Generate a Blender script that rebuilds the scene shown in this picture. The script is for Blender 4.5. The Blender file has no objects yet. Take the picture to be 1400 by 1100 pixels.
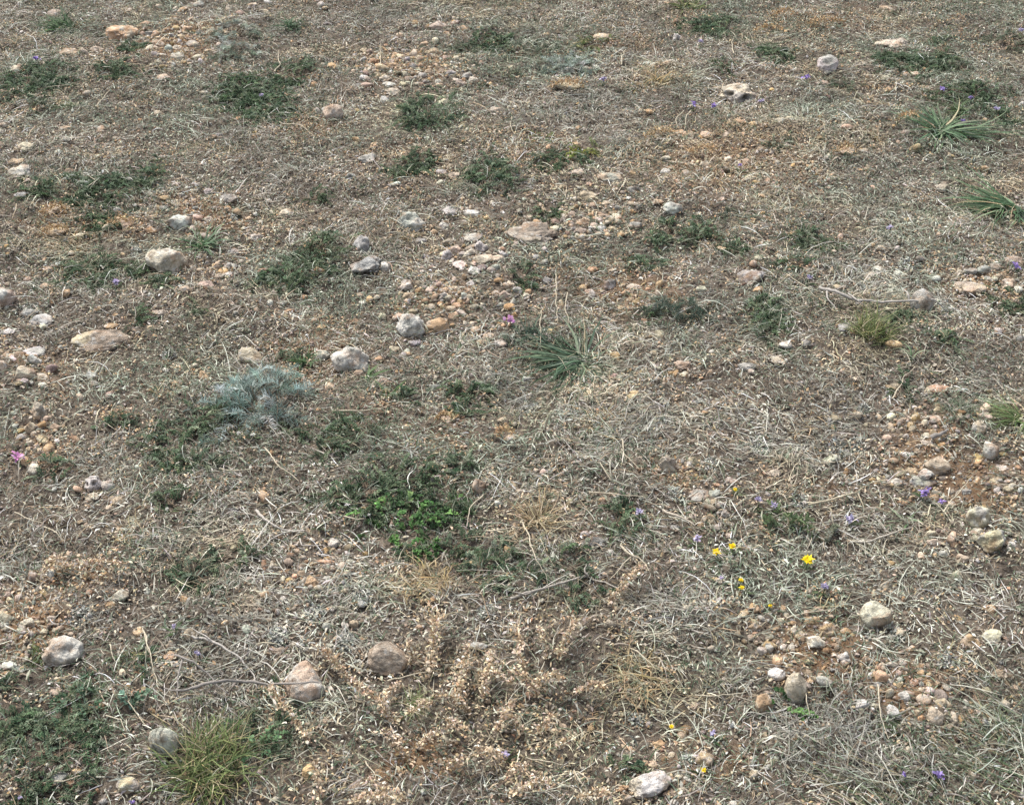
import bpy, math, numpy as np
R = math.radians
rng = np.random.default_rng(11)
sc = bpy.context.scene
col = sc.collection
TAU = 2*math.pi

# ------------------------------------------------------------------ camera
CAMH, PITCH, VF = 1.6, R(36), R(32)
TH = math.tan(VF/2)*1400/1100
cd = bpy.data.cameras.new('camera'); cam = bpy.data.objects.new('camera', cd); col.objects.link(cam)
cam.location = (0, 0, CAMH); cam.rotation_euler = (math.pi/2-PITCH, 0, 0)
cd.sensor_fit = 'HORIZONTAL'; cd.angle = 2*math.atan(TH); cd.clip_end = 500; cd.clip_start = 0.05
sc.camera = cam
FW = np.array([0, math.cos(PITCH), -math.sin(PITCH)]); UP = np.array([0, math.sin(PITCH), math.cos(PITCH)])

# ------------------------------------------------------------------ noise
def _h(a, b, c, seed):
    h = (a.astype(np.int64)*374761393 + b.astype(np.int64)*668265263 + c.astype(np.int64)*1442695041 + seed*97531337) & 0xffffffff
    h = ((h ^ (h >> 13))*1274126177) & 0xffffffff
    h = ((h ^ (h >> 16))*2246822519) & 0xffffffff
    return ((h ^ (h >> 15)) & 0xffffff)/float(0xffffff)
def vn(x, y, z=None, seed=0):
    if z is None: z = np.zeros_like(x)
    xi, yi, zi = np.floor(x), np.floor(y), np.floor(z)
    fx, fy, fz = x-xi, y-yi, z-zi
    fx = fx*fx*(3-2*fx); fy = fy*fy*(3-2*fy); fz = fz*fz*(3-2*fz)
    xi = xi.astype(np.int64); yi = yi.astype(np.int64); zi = zi.astype(np.int64)
    def L(dz):
        a = _h(xi, yi, zi+dz, seed)*(1-fx)+_h(xi+1, yi, zi+dz, seed)*fx
        b = _h(xi, yi+1, zi+dz, seed)*(1-fx)+_h(xi+1, yi+1, zi+dz, seed)*fx
        return a*(1-fy)+b*fy
    return (L(0)*(1-fz)+L(1)*fz)*2-1
def height(x, y):
    x = np.asarray(x, float); y = np.asarray(y, float)
    return (.022*vn(x*1.6, y*1.6, seed=1)+.013*vn(x*5, y*5, seed=2)+.0065*vn(x*13, y*13, seed=3)
            + .0055*vn(x*34, y*34, seed=4)+.0030*vn(x*80, y*80, seed=5))

# ------------------------------------------------------------------ layout on the ground
def ray(px, py):
    nx = (px-700)/700*TH; ny = (550-py)/700*TH
    return FW + np.array([nx, 0, 0]) + ny*UP
def hit(px, py, dz=0.):
    d = ray(px, py); z = 0.
    for _ in range(5):
        t = (z+dz-CAMH)/d[2]; p = d*t
        z = float(height(p[0], p[1]))
    return np.array([p[0], p[1], z+dz])
def scale(px, py):                 # metres per photograph pixel there, and the angle the ground is seen at
    d = ray(px, py); t = CAMH/-d[2]
    return t*TH/700, math.asin(-d[2]/np.linalg.norm(d))
def to_px(x, y):
    dy = y*math.cos(PITCH)+CAMH*math.sin(PITCH); u = y*math.sin(PITCH)-CAMH*math.cos(PITCH)
    return 700+x/dy*700/TH, 550-u/dy*700/TH

GRAVEL = [(240,55,50,22,1),(250,80,40,12,.8),(560,85,75,30,1),(590,110,60,18,1),(600,35,50,14,.6),(110,72,40,10,.5),(800,290,90,35,.8),(830,305,50,22,1),
 (640,350,55,28,.9),(600,405,42,28,1),(700,400,25,30,.8),(860,400,50,20,.6),(725,385,50,30,.5),(30,500,50,35,1),(45,585,35,35,.9),(430,785,50,32,1),(400,840,90,40,.4),
 (30,855,50,45,.8),(1260,600,70,55,.8),(1270,650,60,30,.8),(1350,650,45,40,.6),(1080,870,60,45,.9),(1120,885,60,35,.8),(1240,945,60,35,1),(1285,970,45,28,1),(1050,920,35,20,.6),
 (1340,380,60,25,.6),(1200,380,90,40,.45),(980,705,35,25,.8),(940,640,40,25,.5),(250,290,100,30,.5),(300,370,60,30,.5),(1000,230,120,50,.35),(560,470,60,20,.4),(940,510,40,15,.4),
 (910,1050,60,40,.5),(1280,740,60,25,.6),(560,250,60,20,.3),(1230,1000,60,50,.2)]
SOIL = [(240,55,60,25,1),(560,85,60,28,.9),(1000,235,150,45,.6),(600,400,50,25,.7),(860,395,70,25,.7),(280,285,60,25,.8),(430,470,90,50,.6),(40,855,60,50,.9),(1120,880,80,45,.9),
 (1250,930,70,35,.9),(570,1040,60,30,1),(100,780,70,28,.8),(420,160,60,20,.6),(1270,620,80,50,.7),(1340,670,60,40,.8),(1345,390,60,20,.8),(100,310,90,25,.7),(970,1030,60,30,.6),(820,370,100,30,.5),
 (1260,320,60,20,.4),(500,560,60,30,.4),(930,640,60,35,.6),(850,60,60,20,.6),(1130,30,90,20,.5),(60,500,50,30,.6),(60,610,40,30,.6),(600,600,60,30,.5),(1110,660,60,30,.5),(720,200,60,20,.5),(560,210,80,25,.4)]
PALE = [(1220,380,90,45,1),(420,860,120,55,1),(830,580,80,40,.9),(940,840,90,35,.8),(1150,990,110,60,1),(40,790,50,30,.8),(300,720,70,60,.6),(100,340,60,30,.7),(1100,600,80,50,.7),
 (560,20,100,20,.5),(780,140,80,60,.4),(1150,230,120,60,.6),(300,900,80,60,.7),(120,630,60,20,.7),(650,500,80,50,.4),(1200,760,120,50,.5),(960,450,100,40,.5),(1240,540,120,30,.5)]
GREENS = [(50,110,80,28,.9),(90,38,50,14,.7),(700,60,120,60,.5),(1330,150,90,50,.7),(1000,40,120,25,.6),(570,650,110,70,.8),(90,1000,90,80,.9),(1330,1030,110,70,.7),(400,110,60,60,.6),
 (1330,20,100,30,.7),(130,262,100,25,.8),(120,372,70,22,.7),(410,365,70,35,.8),(270,600,80,50,.8),(480,590,60,30,.8),(690,790,90,40,.7),(370,1000,50,50,.8),(850,710,40,28,.7),(1070,735,50,28,.7),
 (1250,85,80,22,.7),(585,160,45,28,.8),(350,140,70,30,.8),(670,240,50,22,.7),(930,330,80,25,.5),(1060,430,50,35,.7),(1110,345,60,25,.6),(1200,460,60,40,.6),(1310,565,60,30,.6),(560,530,110,25,.5),
 (265,1040,90,60,.7),(1000,760,90,40,.4),(230,500,60,40,.4),(240,760,80,50,.5),(780,470,90,40,.4),(960,1060,100,30,.4)]
GOLD = [(870,930,60,55,1),(585,795,50,35,.9),(735,715,50,35,.8),(900,110,40,15,.8),(1085,55,50,20,.6),(1080,285,70,15,.7),(420,1040,60,50,.8),(200,470,90,30,.4),(650,940,120,60,.35),(660,180,40,12,.7),
 (1190,185,30,16,.6),(560,320,50,20,.6),(300,1060,70,30,.5),(800,840,80,30,.4),(120,330,80,30,.5),(990,215,130,40,.6)]
def mask(x, y, blobs):
    px, py = to_px(x, y)
    s = 700/TH/ (y*math.cos(PITCH)+CAMH*math.sin(PITCH))
    px = px+ (.03*vn(x*14, y*14, seed=31)+.015*vn(x*40, y*40, seed=33))*s
    py = py+ (.02*vn(x*14, y*14, seed=32)+.010*vn(x*40, y*40, seed=34))*s
    m = np.zeros_like(px)
    for cx, cy, rx, ry, st in blobs:
        m = np.maximum(m, st*np.exp(-(((px-cx)/rx)**2+((py-cy)/ry)**2)**1.6*.7))
    return m

# ------------------------------------------------------------------ mesh helpers
def mk_mesh(name, V, F, C=None, smooth=False):
    V = np.asarray(V, np.float32).reshape(-1, 3); F = np.asarray(F, np.int32)
    k = F.shape[1]; n = len(F)
    me = bpy.data.meshes.new(name)
    me.vertices.add(len(V)); me.vertices.foreach_set('co', V.ravel())
    me.loops.add(n*k); me.loops.foreach_set('vertex_index', F.ravel())
    me.polygons.add(n); me.polygons.foreach_set('loop_start', np.arange(n, dtype=np.int32)*k)
    if smooth: me.polygons.foreach_set('use_smooth', np.ones(n, bool))
    if C is not None:
        a = me.attributes.new('Tint', 'FLOAT_COLOR', 'POINT')
        cc = np.ones((len(V), 4), np.float32); cc[:, :3] = C; a.data.foreach_set('color', cc.ravel())
    me.update(calc_edges=True)
    return me
class Soup:
    def __init__(s): s.V = []; s.F = []; s.C = []; s.n = 0
    def add(s, V, F, C):
        V = V.reshape(-1, 3); s.V.append(V); s.F.append(F.reshape(-1, F.shape[-1])+s.n); s.C.append(np.broadcast_to(C, V.shape).reshape(-1, 3)); s.n += len(V)
    def mesh(s, name, origin=None, smooth=False):
        V = np.concatenate(s.V)
        if origin is not None: V = V-np.asarray(origin)
        F = np.concatenate(s.F)
        return mk_mesh(name, V, F, np.concatenate(s.C), smooth)
def obj(name, me, mat, parent=None, loc=None):
    o = bpy.data.objects.new(name, me); col.objects.link(o)
    if me is not None and mat is not None: me.materials.append(mat)
    if parent is not None: o.parent = parent
    if loc is not None: o.location = [float(v) for v in loc]
    return o

PROF = {'blade': lambda t: np.clip(1.15-t**1.6*1.1, .06, 1)*np.clip(.6+t*3, 0, 1), 'leaf': lambda t: np.sin(np.clip(t*.93+.07, 0, 1)*math.pi)**.75+.03}
def blades(S, base, az, el0, el1, ln, wd, colr, K=4, daz=0., prof='blade', roll=None, wave=0.):
    """curved ribbons, one per row of base"""
    N = len(base); az = np.broadcast_to(az, N).astype(float); ln = np.broadcast_to(ln, N); wd = np.broadcast_to(wd, N)
    el0 = np.broadcast_to(el0, N); el1 = np.broadcast_to(el1, N); daz = np.broadcast_to(daz, N)
    if roll is None: roll = rng.normal(0, .5, N)
    P = np.array(base, float); V = np.zeros((N, K+1, 2, 3)); C = np.zeros((N, K+1, 2, 3))
    for i in range(K+1):
        t = i/K
        el = el0+(el1-el0)*t; a = az+daz*t+wave*rng.normal(0, 1, N)
        D = np.stack([np.cos(el)*np.cos(a), np.cos(el)*np.sin(a), np.sin(el)], 1)
        side = np.stack([-np.sin(a), np.cos(a), np.zeros(N)], 1)
        nrm = np.cross(D, side)
        sv = side*np.cos(roll)[:, None]+nrm*np.sin(roll)[:, None]
        w = (wd*PROF[prof](np.float64(t))/2)[:, None]
        V[:, i, 0] = P-sv*w; V[:, i, 1] = P+sv*w
        P = P+D*(ln/K)[:, None]
        C[:, i, :] = colr[:, None, :] if colr.ndim == 2 else colr
    b = (np.arange(N)*(K+1)*2)[:, None]; i = np.arange(K)[None, :]*2
    F = np.stack([b+i, b+i+1, b+i+3, b+i+2], -1)
    S.add(V, F, C.reshape(-1, 3))
def tube(S, pts, r0, r1, c, sides=6, jit=.0):
    pts = np.asarray(pts, float); n = len(pts)
    T = np.gradient(pts, axis=0); T /= np.linalg.norm(T, axis=1)[:, None]+1e-9
    A = np.cross(T, [0.13, 0.2, 1.]); A /= np.linalg.norm(A, axis=1)[:, None]+1e-9; B = np.cross(T, A)
    a = np.arange(sides)/sides*TAU
    r = np.linspace(r0, r1, n)[:, None, None]*(1+jit*rng.normal(0, 1, (n, sides, 1)))
    V = pts[:, None]+r*(np.cos(a)[None, :, None]*A[:, None]+np.sin(a)[None, :, None]*B[:, None])
    i = np.arange(n-1)[:, None]*sides; j = np.arange(sides)[None]; k = (np.arange(sides)+1)[None] % sides
    F = np.stack([i+j, i+k, i+sides+k, i+sides+j], -1)
    S.add(V, F, np.asarray(c)); 
    cp = np.stack([np.arange(sides)[::-1][:4], np.arange(sides)[::-1][:4]])[:1]
def wig(pts, n, amp):
    pts = np.asarray(pts, float); d = np.r_[0, np.cumsum(np.linalg.norm(np.diff(pts, axis=0), axis=1))]
    s = np.linspace(0, d[-1], n); q = np.stack([np.interp(s, d, pts[:, k]) for k in range(3)], 1)
    w = rng.normal(0, amp, (n, 3)); w = (w+np.roll(w, 1, 0)+np.roll(w, -1, 0))/1.7; w[0] = 0
    return q+w
def pick(pal, n, var=.15, w=None):
    pal = np.asarray(pal, float); i = rng.choice(len(pal), n, p=None if w is None else np.asarray(w)/np.sum(w))
    return np.clip(pal[i]*(1+rng.normal(0, var, (n, 1)))*(1+rng.normal(0, .04, (n, 3))), .004, .95)
import bmesh
def ico(sub):
    bm = bmesh.new(); bmesh.ops.create_icosphere(bm, subdivisions=sub, radius=1)
    V = np.array([v.co[:] for v in bm.verts]); F = np.array([[v.index for v in f.verts] for f in bm.faces]); bm.free()
    return V/np.linalg.norm(V, axis=1)[:, None], F
ICO = {k: ico(k) for k in (1, 2, 3, 4, 5)}

# ------------------------------------------------------------------ materials
def new_mat(name):
    m = bpy.data.materials.new(name); m.use_nodes = True; nt = m.node_tree; nt.nodes.clear()
    out = nt.nodes.new('ShaderNodeOutputMaterial'); b = nt.nodes.new('ShaderNodeBsdfPrincipled')
    nt.links.new(b.outputs[0], out.inputs[0]); b.inputs['Roughness'].default_value = .9
    b.inputs['Specular IOR Level'].default_value = .2
    return m, nt, b
def N(nt, t, **kw):
    n = nt.nodes.new(t)
    for k, v in kw.items():
        if k in n.inputs: n.inputs[k].default_value = v
        else: setattr(n, k, v)
    return n
def noise(nt, co, sc_, det=4, rough=.6):
    n = N(nt, 'ShaderNodeTexNoise', Scale=sc_, Detail=det, Roughness=rough); nt.links.new(co, n.inputs['Vector']); return n.outputs['Fac']
def ramp(nt, f, stops):
    r = nt.nodes.new('ShaderNodeValToRGB'); nt.links.new(f, r.inputs[0]); e = r.color_ramp.elements
    while len(e) < len(stops): e.new(.5)
    for k, (p, c) in enumerate(stops): e[k].position = p; e[k].color = (*(c if not np.isscalar(c) else (c, c, c)), 1)
    return r.outputs[0]
def mix(nt, a, b, f, mode='MIX'):
    m = nt.nodes.new('ShaderNodeMix'); m.data_type = 'RGBA'; m.blend_type = mode
    for s, v in ((m.inputs[6], a), (m.inputs[7], b), (m.inputs[0], f)):
        if isinstance(v, bpy.types.NodeSocket): nt.links.new(v, s)
        elif s.type == 'RGBA': s.default_value = (*v, 1) if not np.isscalar(v) else (v, v, v, 1)
        else: s.default_value = v
    return m.outputs[2]
def bump(nt, b, f, dist, st=1):
    n = N(nt, 'ShaderNodeBump', Strength=st, Distance=dist); nt.links.new(f, n.inputs['Height'])
    old = b.inputs['Normal'].links
    if old: nt.links.new(old[0].from_socket, n.inputs['Normal'])
    nt.links.new(n.outputs[0], b.inputs['Normal'])
def tintmat(name, var_scale=300, lo=.75, hi=1.2, trans=0., rough=.85):
    m, nt, b = new_mat(name); g = nt.nodes.new('ShaderNodeNewGeometry'); a = N(nt, 'ShaderNodeAttribute', attribute_name='Tint')
    f = noise(nt, g.outputs['Position'], var_scale, 2); v = ramp(nt, f, [(.3, lo), (.7, hi)])
    c = mix(nt, a.outputs['Color'], v, 1., 'MULTIPLY'); nt.links.new(c, b.inputs['Base Color']); b.inputs['Roughness'].default_value = rough
    if trans:
        t = nt.nodes.new('ShaderNodeBsdfTranslucent'); nt.links.new(c, t.inputs[0]); ms = nt.nodes.new('ShaderNodeMixShader'); ms.inputs[0].default_value = trans
        nt.links.new(b.outputs[0], ms.inputs[1]); nt.links.new(t.outputs[0], ms.inputs[2])
        nt.links.new(ms.outputs[0], [n for n in nt.nodes if n.type == 'OUTPUT_MATERIAL'][0].inputs[0])
    return m
M_leaf = tintmat('green_leaf', 260, .7, 1.25, .25, .6)
M_straw = tintmat('dry_straw', 300, .7, 1.2, .15, .8)
M_litter = tintmat('leaf_litter', 400, .6, 1.25, .0, .9)
M_bark = tintmat('grey_bark', 500, .55, 1.2, .0, .9)
M_petal = tintmat('petal', 200, .85, 1.1, .3, .6)

def stone_mat(name, soup=False):
    m, nt, b = new_mat(name)
    a = N(nt, 'ShaderNodeAttribute', attribute_name='Tint')
    if soup: co = nt.nodes.new('ShaderNodeNewGeometry').outputs['Position']
    else:
        tc = nt.nodes.new('ShaderNodeTexCoord'); oi = nt.nodes.new('ShaderNodeObjectInfo'); va = nt.nodes.new('ShaderNodeVectorMath'); va.operation = 'ADD'
        vm = nt.nodes.new('ShaderNodeVectorMath'); vm.operation = 'SCALE'; vm.inputs[0].default_value = (31, 17, 23); nt.links.new(oi.outputs['Random'], vm.inputs['Scale'])
        nt.links.new(tc.outputs['Object'], va.inputs[0]); nt.links.new(vm.outputs[0], va.inputs[1]); co = va.outputs[0]
    c = a.outputs['Color']
    c = mix(nt, c, ramp(nt, noise(nt, co, 45, 5, .65), [(.34, .36), (.5, .92), (.68, 1.32)]), 1., 'MULTIPLY')
    c = mix(nt, c, (.34, .19, .10), mix(nt, 0., ramp(nt, noise(nt, co, 28, 4, .6), [(.50, 0.), (.66, 1.)]), .55))      # soil stain
    c = mix(nt, c, (.62, .61, .57), mix(nt, 0., ramp(nt, noise(nt, co, 70, 5, .7), [(.55, 0.), (.64, 1.)]), .6))       # pale lichen
    c = mix(nt, c, (.07, .065, .055), mix(nt, 0., ramp(nt, noise(nt, co, 150, 4, .7), [(.62, 0.), (.72, 1.)]), .75))   # dark specks
    nt.links.new(c, b.inputs['Base Color']); b.inputs['Roughness'].default_value = .88
    bump(nt, b, noise(nt, co, 90, 6, .7), .010, 1.); bump(nt, b, noise(nt, co, 400, 4, .7), .0015, .8)
    return m
M_stone = stone_mat('weathered_limestone'); M_gravel = stone_mat('gravel', True)

# ------------------------------------------------------------------ ground sheet
def axis(lo, hi, step, far):
    a = np.arange(lo, hi, step); e = []; d = step; x = hi
    while x < far: e.append(x); d *= 1.35; x += d
    f = []; d = step; x = lo-step
    while x > -far: f.append(x); d *= 1.35; x -= d
    return np.r_[np.array(f[::-1]), a, np.array(e), far]
gx = axis(-3.0, 3.0, .0095, 70.); gy = axis(.6, 5.9, .0095, 70.)
X, Y = np.meshgrid(gx, gy); Z = height(X, Y)
near = (abs(X) < 4.) & (Y > .3) & (Y < 6.4)
mg = np.where(near, mask(X, Y, GRAVEL), 0); ms = np.where(near, mask(X, Y, SOIL), 0)
Z += mg*.004
n0, n1 = X.shape
idx = np.arange(n0*n1).reshape(n0, n1)
F = np.stack([idx[:-1, :-1], idx[:-1, 1:], idx[1:, 1:], idx[1:, :-1]], -1).reshape(-1, 4)
C = np.stack([ms, mg, np.zeros_like(ms)], -1).reshape(-1, 3)
me = mk_mesh('ground', np.stack([X, Y, Z], -1), F, C, True)
m, nt, b = new_mat('stony_soil'); co = nt.nodes.new('ShaderNodeNewGeometry').outputs['Position']
a = N(nt, 'ShaderNodeAttribute', attribute_name='Tint'); sp = nt.nodes.new('ShaderNodeSeparateColor'); nt.links.new(a.outputs['Color'], sp.inputs[0])
c = ramp(nt, noise(nt, co, 55, 8, .7), [(.3, (.058, .046, .036)), (.5, (.155, .125, .096)), (.7, (.31, .26, .205))])
cr = ramp(nt, noise(nt, co, 60, 8, .7), [(.3, (.15, .080, .045)), (.52, (.30, .18, .095)), (.72, (.46, .33, .20))])
c = mix(nt, c, cr, ramp(nt, mix(nt, sp.outputs[0], noise(nt, co, 18, 5, .6), .45), [(.36, 0.), (.75, .85)]))
c = mix(nt, c, (.32, .30, .27), mix(nt, 0., ramp(nt, noise(nt, co, 130, 4, .7), [(.56, 0.), (.68, 1.)]), .7))
nt.links.new(c, b.inputs['Base Color']); b.inputs['Roughness'].default_value = 1
bump(nt, b, noise(nt, co, 120, 8, .75), .010, 1.); bump(nt, b, noise(nt, co, 500, 4, .7), .002, 1.)
g = obj('ground', me, m); g['kind'] = 'structure'

# ------------------------------------------------------------------ labels
LAND = [('the big orange stone', 165, 42), ('the grey pitted stone', 1008, 127), ('the white angular stone', 1132, 88), ('the big cream boulder', 230, 352), ('the curved white stone', 245, 302),
 ('the broad buried brown rock', 138, 464), ('the stone on the left edge', 6, 404), ('the grey arched stone', 559, 305), ('the wide brown rock', 731, 317), ('the lone white pebble', 919, 283),
 ('the round grey boulder', 562, 446), ('the pointed grey rock', 477, 495), ('the brown triangular slab', 1024, 380), ('the boulder behind the twig', 1261, 411), ('the skull-like stone', 133, 658),
 ('the silvery blue shrub', 350, 555), ('the bright green herb', 565, 715), ('the dark green tussock', 795, 497), ('the upper right tussock', 1290, 182), ('the right edge tussock', 1380, 292),
 ('the double yellow flowers', 988, 750), ('the lone yellow flower', 1102, 766), ('the trapezoid cream boulder', 1198, 842), ('the egg-shaped boulder', 1086, 938), ('the stone row', 1275, 965),
 ('the cream boulder', 86, 891), ('the rosy brown boulder', 530, 896), ('the boulder under the stick', 418, 933), ('the white striped stone', 222, 1011), ('the big olive tussock', 275, 1040),
 ('the golden grass tuft', 872, 932), ('the long pale stone', 889, 1072), ('the straw tuft', 735, 712), ('the magenta flower', 697, 437), ('the pink flower', 27, 625),
 ('the blue-green rosette', 777, 96), ('the pale orange gravel', 560, 88), ('the twin cream stones', 1345, 722), ('the tall cream stone', 54, 564), ('the domed cream stone', 1282, 634),
 ('the dark creeping herb', 585, 160), ('the yellow-green tuft', 1190, 455), ('the lilac-grey stones', 503, 358), ('the arching lower stone', 955, 676), ('the upper left gravel', 240, 60)]
LN = [l[0] for l in LAND]; LX = np.array([l[1] for l in LAND]); LY = np.array([l[2] for l in LAND])
ITEMS = []    # (object, description, px, py, size)
def rel(px, py, skip=()):
    d = np.hypot(LX-px, (LY-py)*1.4)
    for i in np.argsort(d):
        if d[i] > 9 and LN[i] not in skip: break
    dx, dy = px-LX[i], py-LY[i]
    w = []
    if abs(dy) > .4*abs(dx): w.append('below' if dy > 0 else 'above')
    if abs(dx) > .4*abs(dy): w.append('right of' if dx > 0 else 'left of')
    return ' and '.join(w), LN[i], d[i]
GROUPS = {'limestone_rock': 'loose stones on the slope', 'pebble': 'pebbles on the slope', 'creeping_herb': 'creeping green herbs', 'wildflower': 'wild flowers', 'grass_tuft': 'grass tufts', 'grass_tussock': 'green tussocks',
 'dry_grass_tuft': 'dry golden grass tufts', 'dead_grass_tuft': 'dead grass tangles', 'straw_stalk': 'dry straw stalks', 'twig': 'fallen twigs', 'dry_flower_spike': 'dried flower spikes', 'dry_leaf_clump': 'clumps of dry scaly leaves', 'lichen_clump': 'grey lichen crusts', 'creeping_shrub': 'blue-grey shrubs'}
def item(o, desc, cat, px, py, group=None, full=False):
    group = group or GROUPS.get(o.name.split('.')[0])
    o['category'] = cat
    if group: o['group'] = group
    if full: o['label'] = desc
    else: ITEMS.append((o, desc, px, py, group))
def finish_labels():
    from collections import defaultdict
    def lab(desc, px, py, lvl):
        r, n, d = rel(px, py)
        adv = '' if lvl == 0 else ('close ' if d < 28 else 'nearby ' if d < 50 else 'a way ' if d < 80 else 'farther ')
        s = f'{desc} {adv}{r} {n}'
        if lvl == 2:
            hx = 'touching the photo edge' if px < 12 or px > 1388 else ''
            s = (s+' '+hx).strip()
        return s
    G = defaultdict(list)
    for it in ITEMS: G[lab(it[1], it[2], it[3], 0)].append(it)
    G2 = defaultdict(list)
    for k, L in G.items():
        if len(L) == 1: G2[k].append(L[0])
        else:
            for it in L: G2[lab(it[1], it[2], it[3], 1)].append(it)
    for k, L in G2.items():
        if len(L) == 1: L[0][0]['label'] = k; continue
        xs = [i[2] for i in L]; ys = [i[3] for i in L]
        L = sorted(L, key=(lambda i: i[2]) if max(xs)-min(xs) >= max(ys)-min(ys) else (lambda i: i[3]))
        hor = max(xs)-min(xs) >= max(ys)-min(ys)
        if len(L) == 2: w = ['left of two: ', 'right of two: '] if hor else ['upper of two: ', 'lower of two: ']
        elif len(L) == 3: w = ['leftmost of three: ', 'middle of three: ', 'rightmost of three: '] if hor else ['topmost of three: ', 'middle of three: ', 'lowest of three: ']
        elif len(L) == 4: w = [q+' from the left of four: ' for q in ('first', 'second', 'third', 'last')] if hor else [q+' from the top of four: ' for q in ('first', 'second', 'third', 'last')]
        else: w = [q+(' from left: ' if hor else ' from top: ') for q in ('first', 'second', 'third', 'fourth', 'fifth', 'sixth', 'seventh', 'eighth', 'ninth')][:len(L)]
        for a_, it in zip(w, L):
            it[0]['label'] = a_+k
            pass
    for it in ITEMS:
        s = it[0]['label']
        if len(s.split()) > 16: s = s.replace('above and ', 'above-').replace('below and ', 'below-')
        if len(s.split()) > 16: s = s.replace(' touching the photo edge', '').replace(' a way ', ' ').replace(' farther ', ' ').replace(' nearby ', ' ')
        if len(s.split()) > 16: s = s.replace('dead grass tangle', 'tangle')
        it[0]['label'] = s

# ------------------------------------------------------------------ stones
SC = {'c': (.64, .56, .43), 't': (.55, .43, .31), 'p': (.54, .44, .35), 'o': (.58, .40, .245), 'g': (.45, .43, .38), 'w': (.68, .645, .57), 'l': (.43, .40, .38), 'b': (.36, .29, .225), 'd': (.20, .195, .185)}
SN = {'c': 'cream', 't': 'tan', 'p': 'pinkish', 'o': 'orange', 'g': 'grey', 'w': 'whitish', 'l': 'lilac-grey', 'b': 'brown', 'd': 'dark grey'}
FOOT = []      # x, y, rx, ry, cos, sin of stone footprints
def rock_shape(sub, seed, cuts, rough, pits=(), stripes=0):
    V, F = ICO[sub]; V = V.copy(); pm = np.zeros(len(V)); r = np.random.default_rng(seed)
    for _ in range(cuts):
        n = r.normal(0, 1, 3); n[2] = n[2]*.7+.1; n /= np.linalg.norm(n); d = r.uniform(.62, .9)
        q = V@n-d; V -= np.where(q > 0, q*.88, 0)[:, None]*n
    o = r.uniform(0, 50, 3); L = np.linalg.norm(V, axis=1)[:, None]; U = V+o
    k = 1+rough*(.24*vn(U[:, 0]*1.4, U[:, 1]*1.4, U[:, 2]*1.4, 7)+.12*vn(U[:, 0]*3, U[:, 1]*3, U[:, 2]*3, 8)+.06*vn(U[:, 0]*7, U[:, 1]*7, U[:, 2]*7, 9)+.03*vn(U[:, 0]*15, U[:, 1]*15, U[:, 2]*15, 10))
    V *= k[:, None]
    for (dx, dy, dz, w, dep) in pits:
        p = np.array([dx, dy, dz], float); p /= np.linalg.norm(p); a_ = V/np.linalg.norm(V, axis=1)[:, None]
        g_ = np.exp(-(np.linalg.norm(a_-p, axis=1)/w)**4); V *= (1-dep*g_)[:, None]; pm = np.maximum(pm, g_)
    if stripes:      # cracks running over the stone
        a_ = V/np.linalg.norm(V, axis=1)[:, None]; ph = (a_[:, 0]*1.1+.35*a_[:, 2]+.12*vn(V[:, 0]*2+o[0], V[:, 1]*2, V[:, 2]*2, 12))*stripes; g_ = np.exp(-((ph-np.round(ph))/.09)**2)*(a_[:, 0] < .45)
        V *= (1-.07*g_)[:, None]; pm = np.maximum(pm, g_*.9)
    V /= np.abs(V).max(0)
    return V, F, pm
seedc = [100]; SMALL = []
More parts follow.
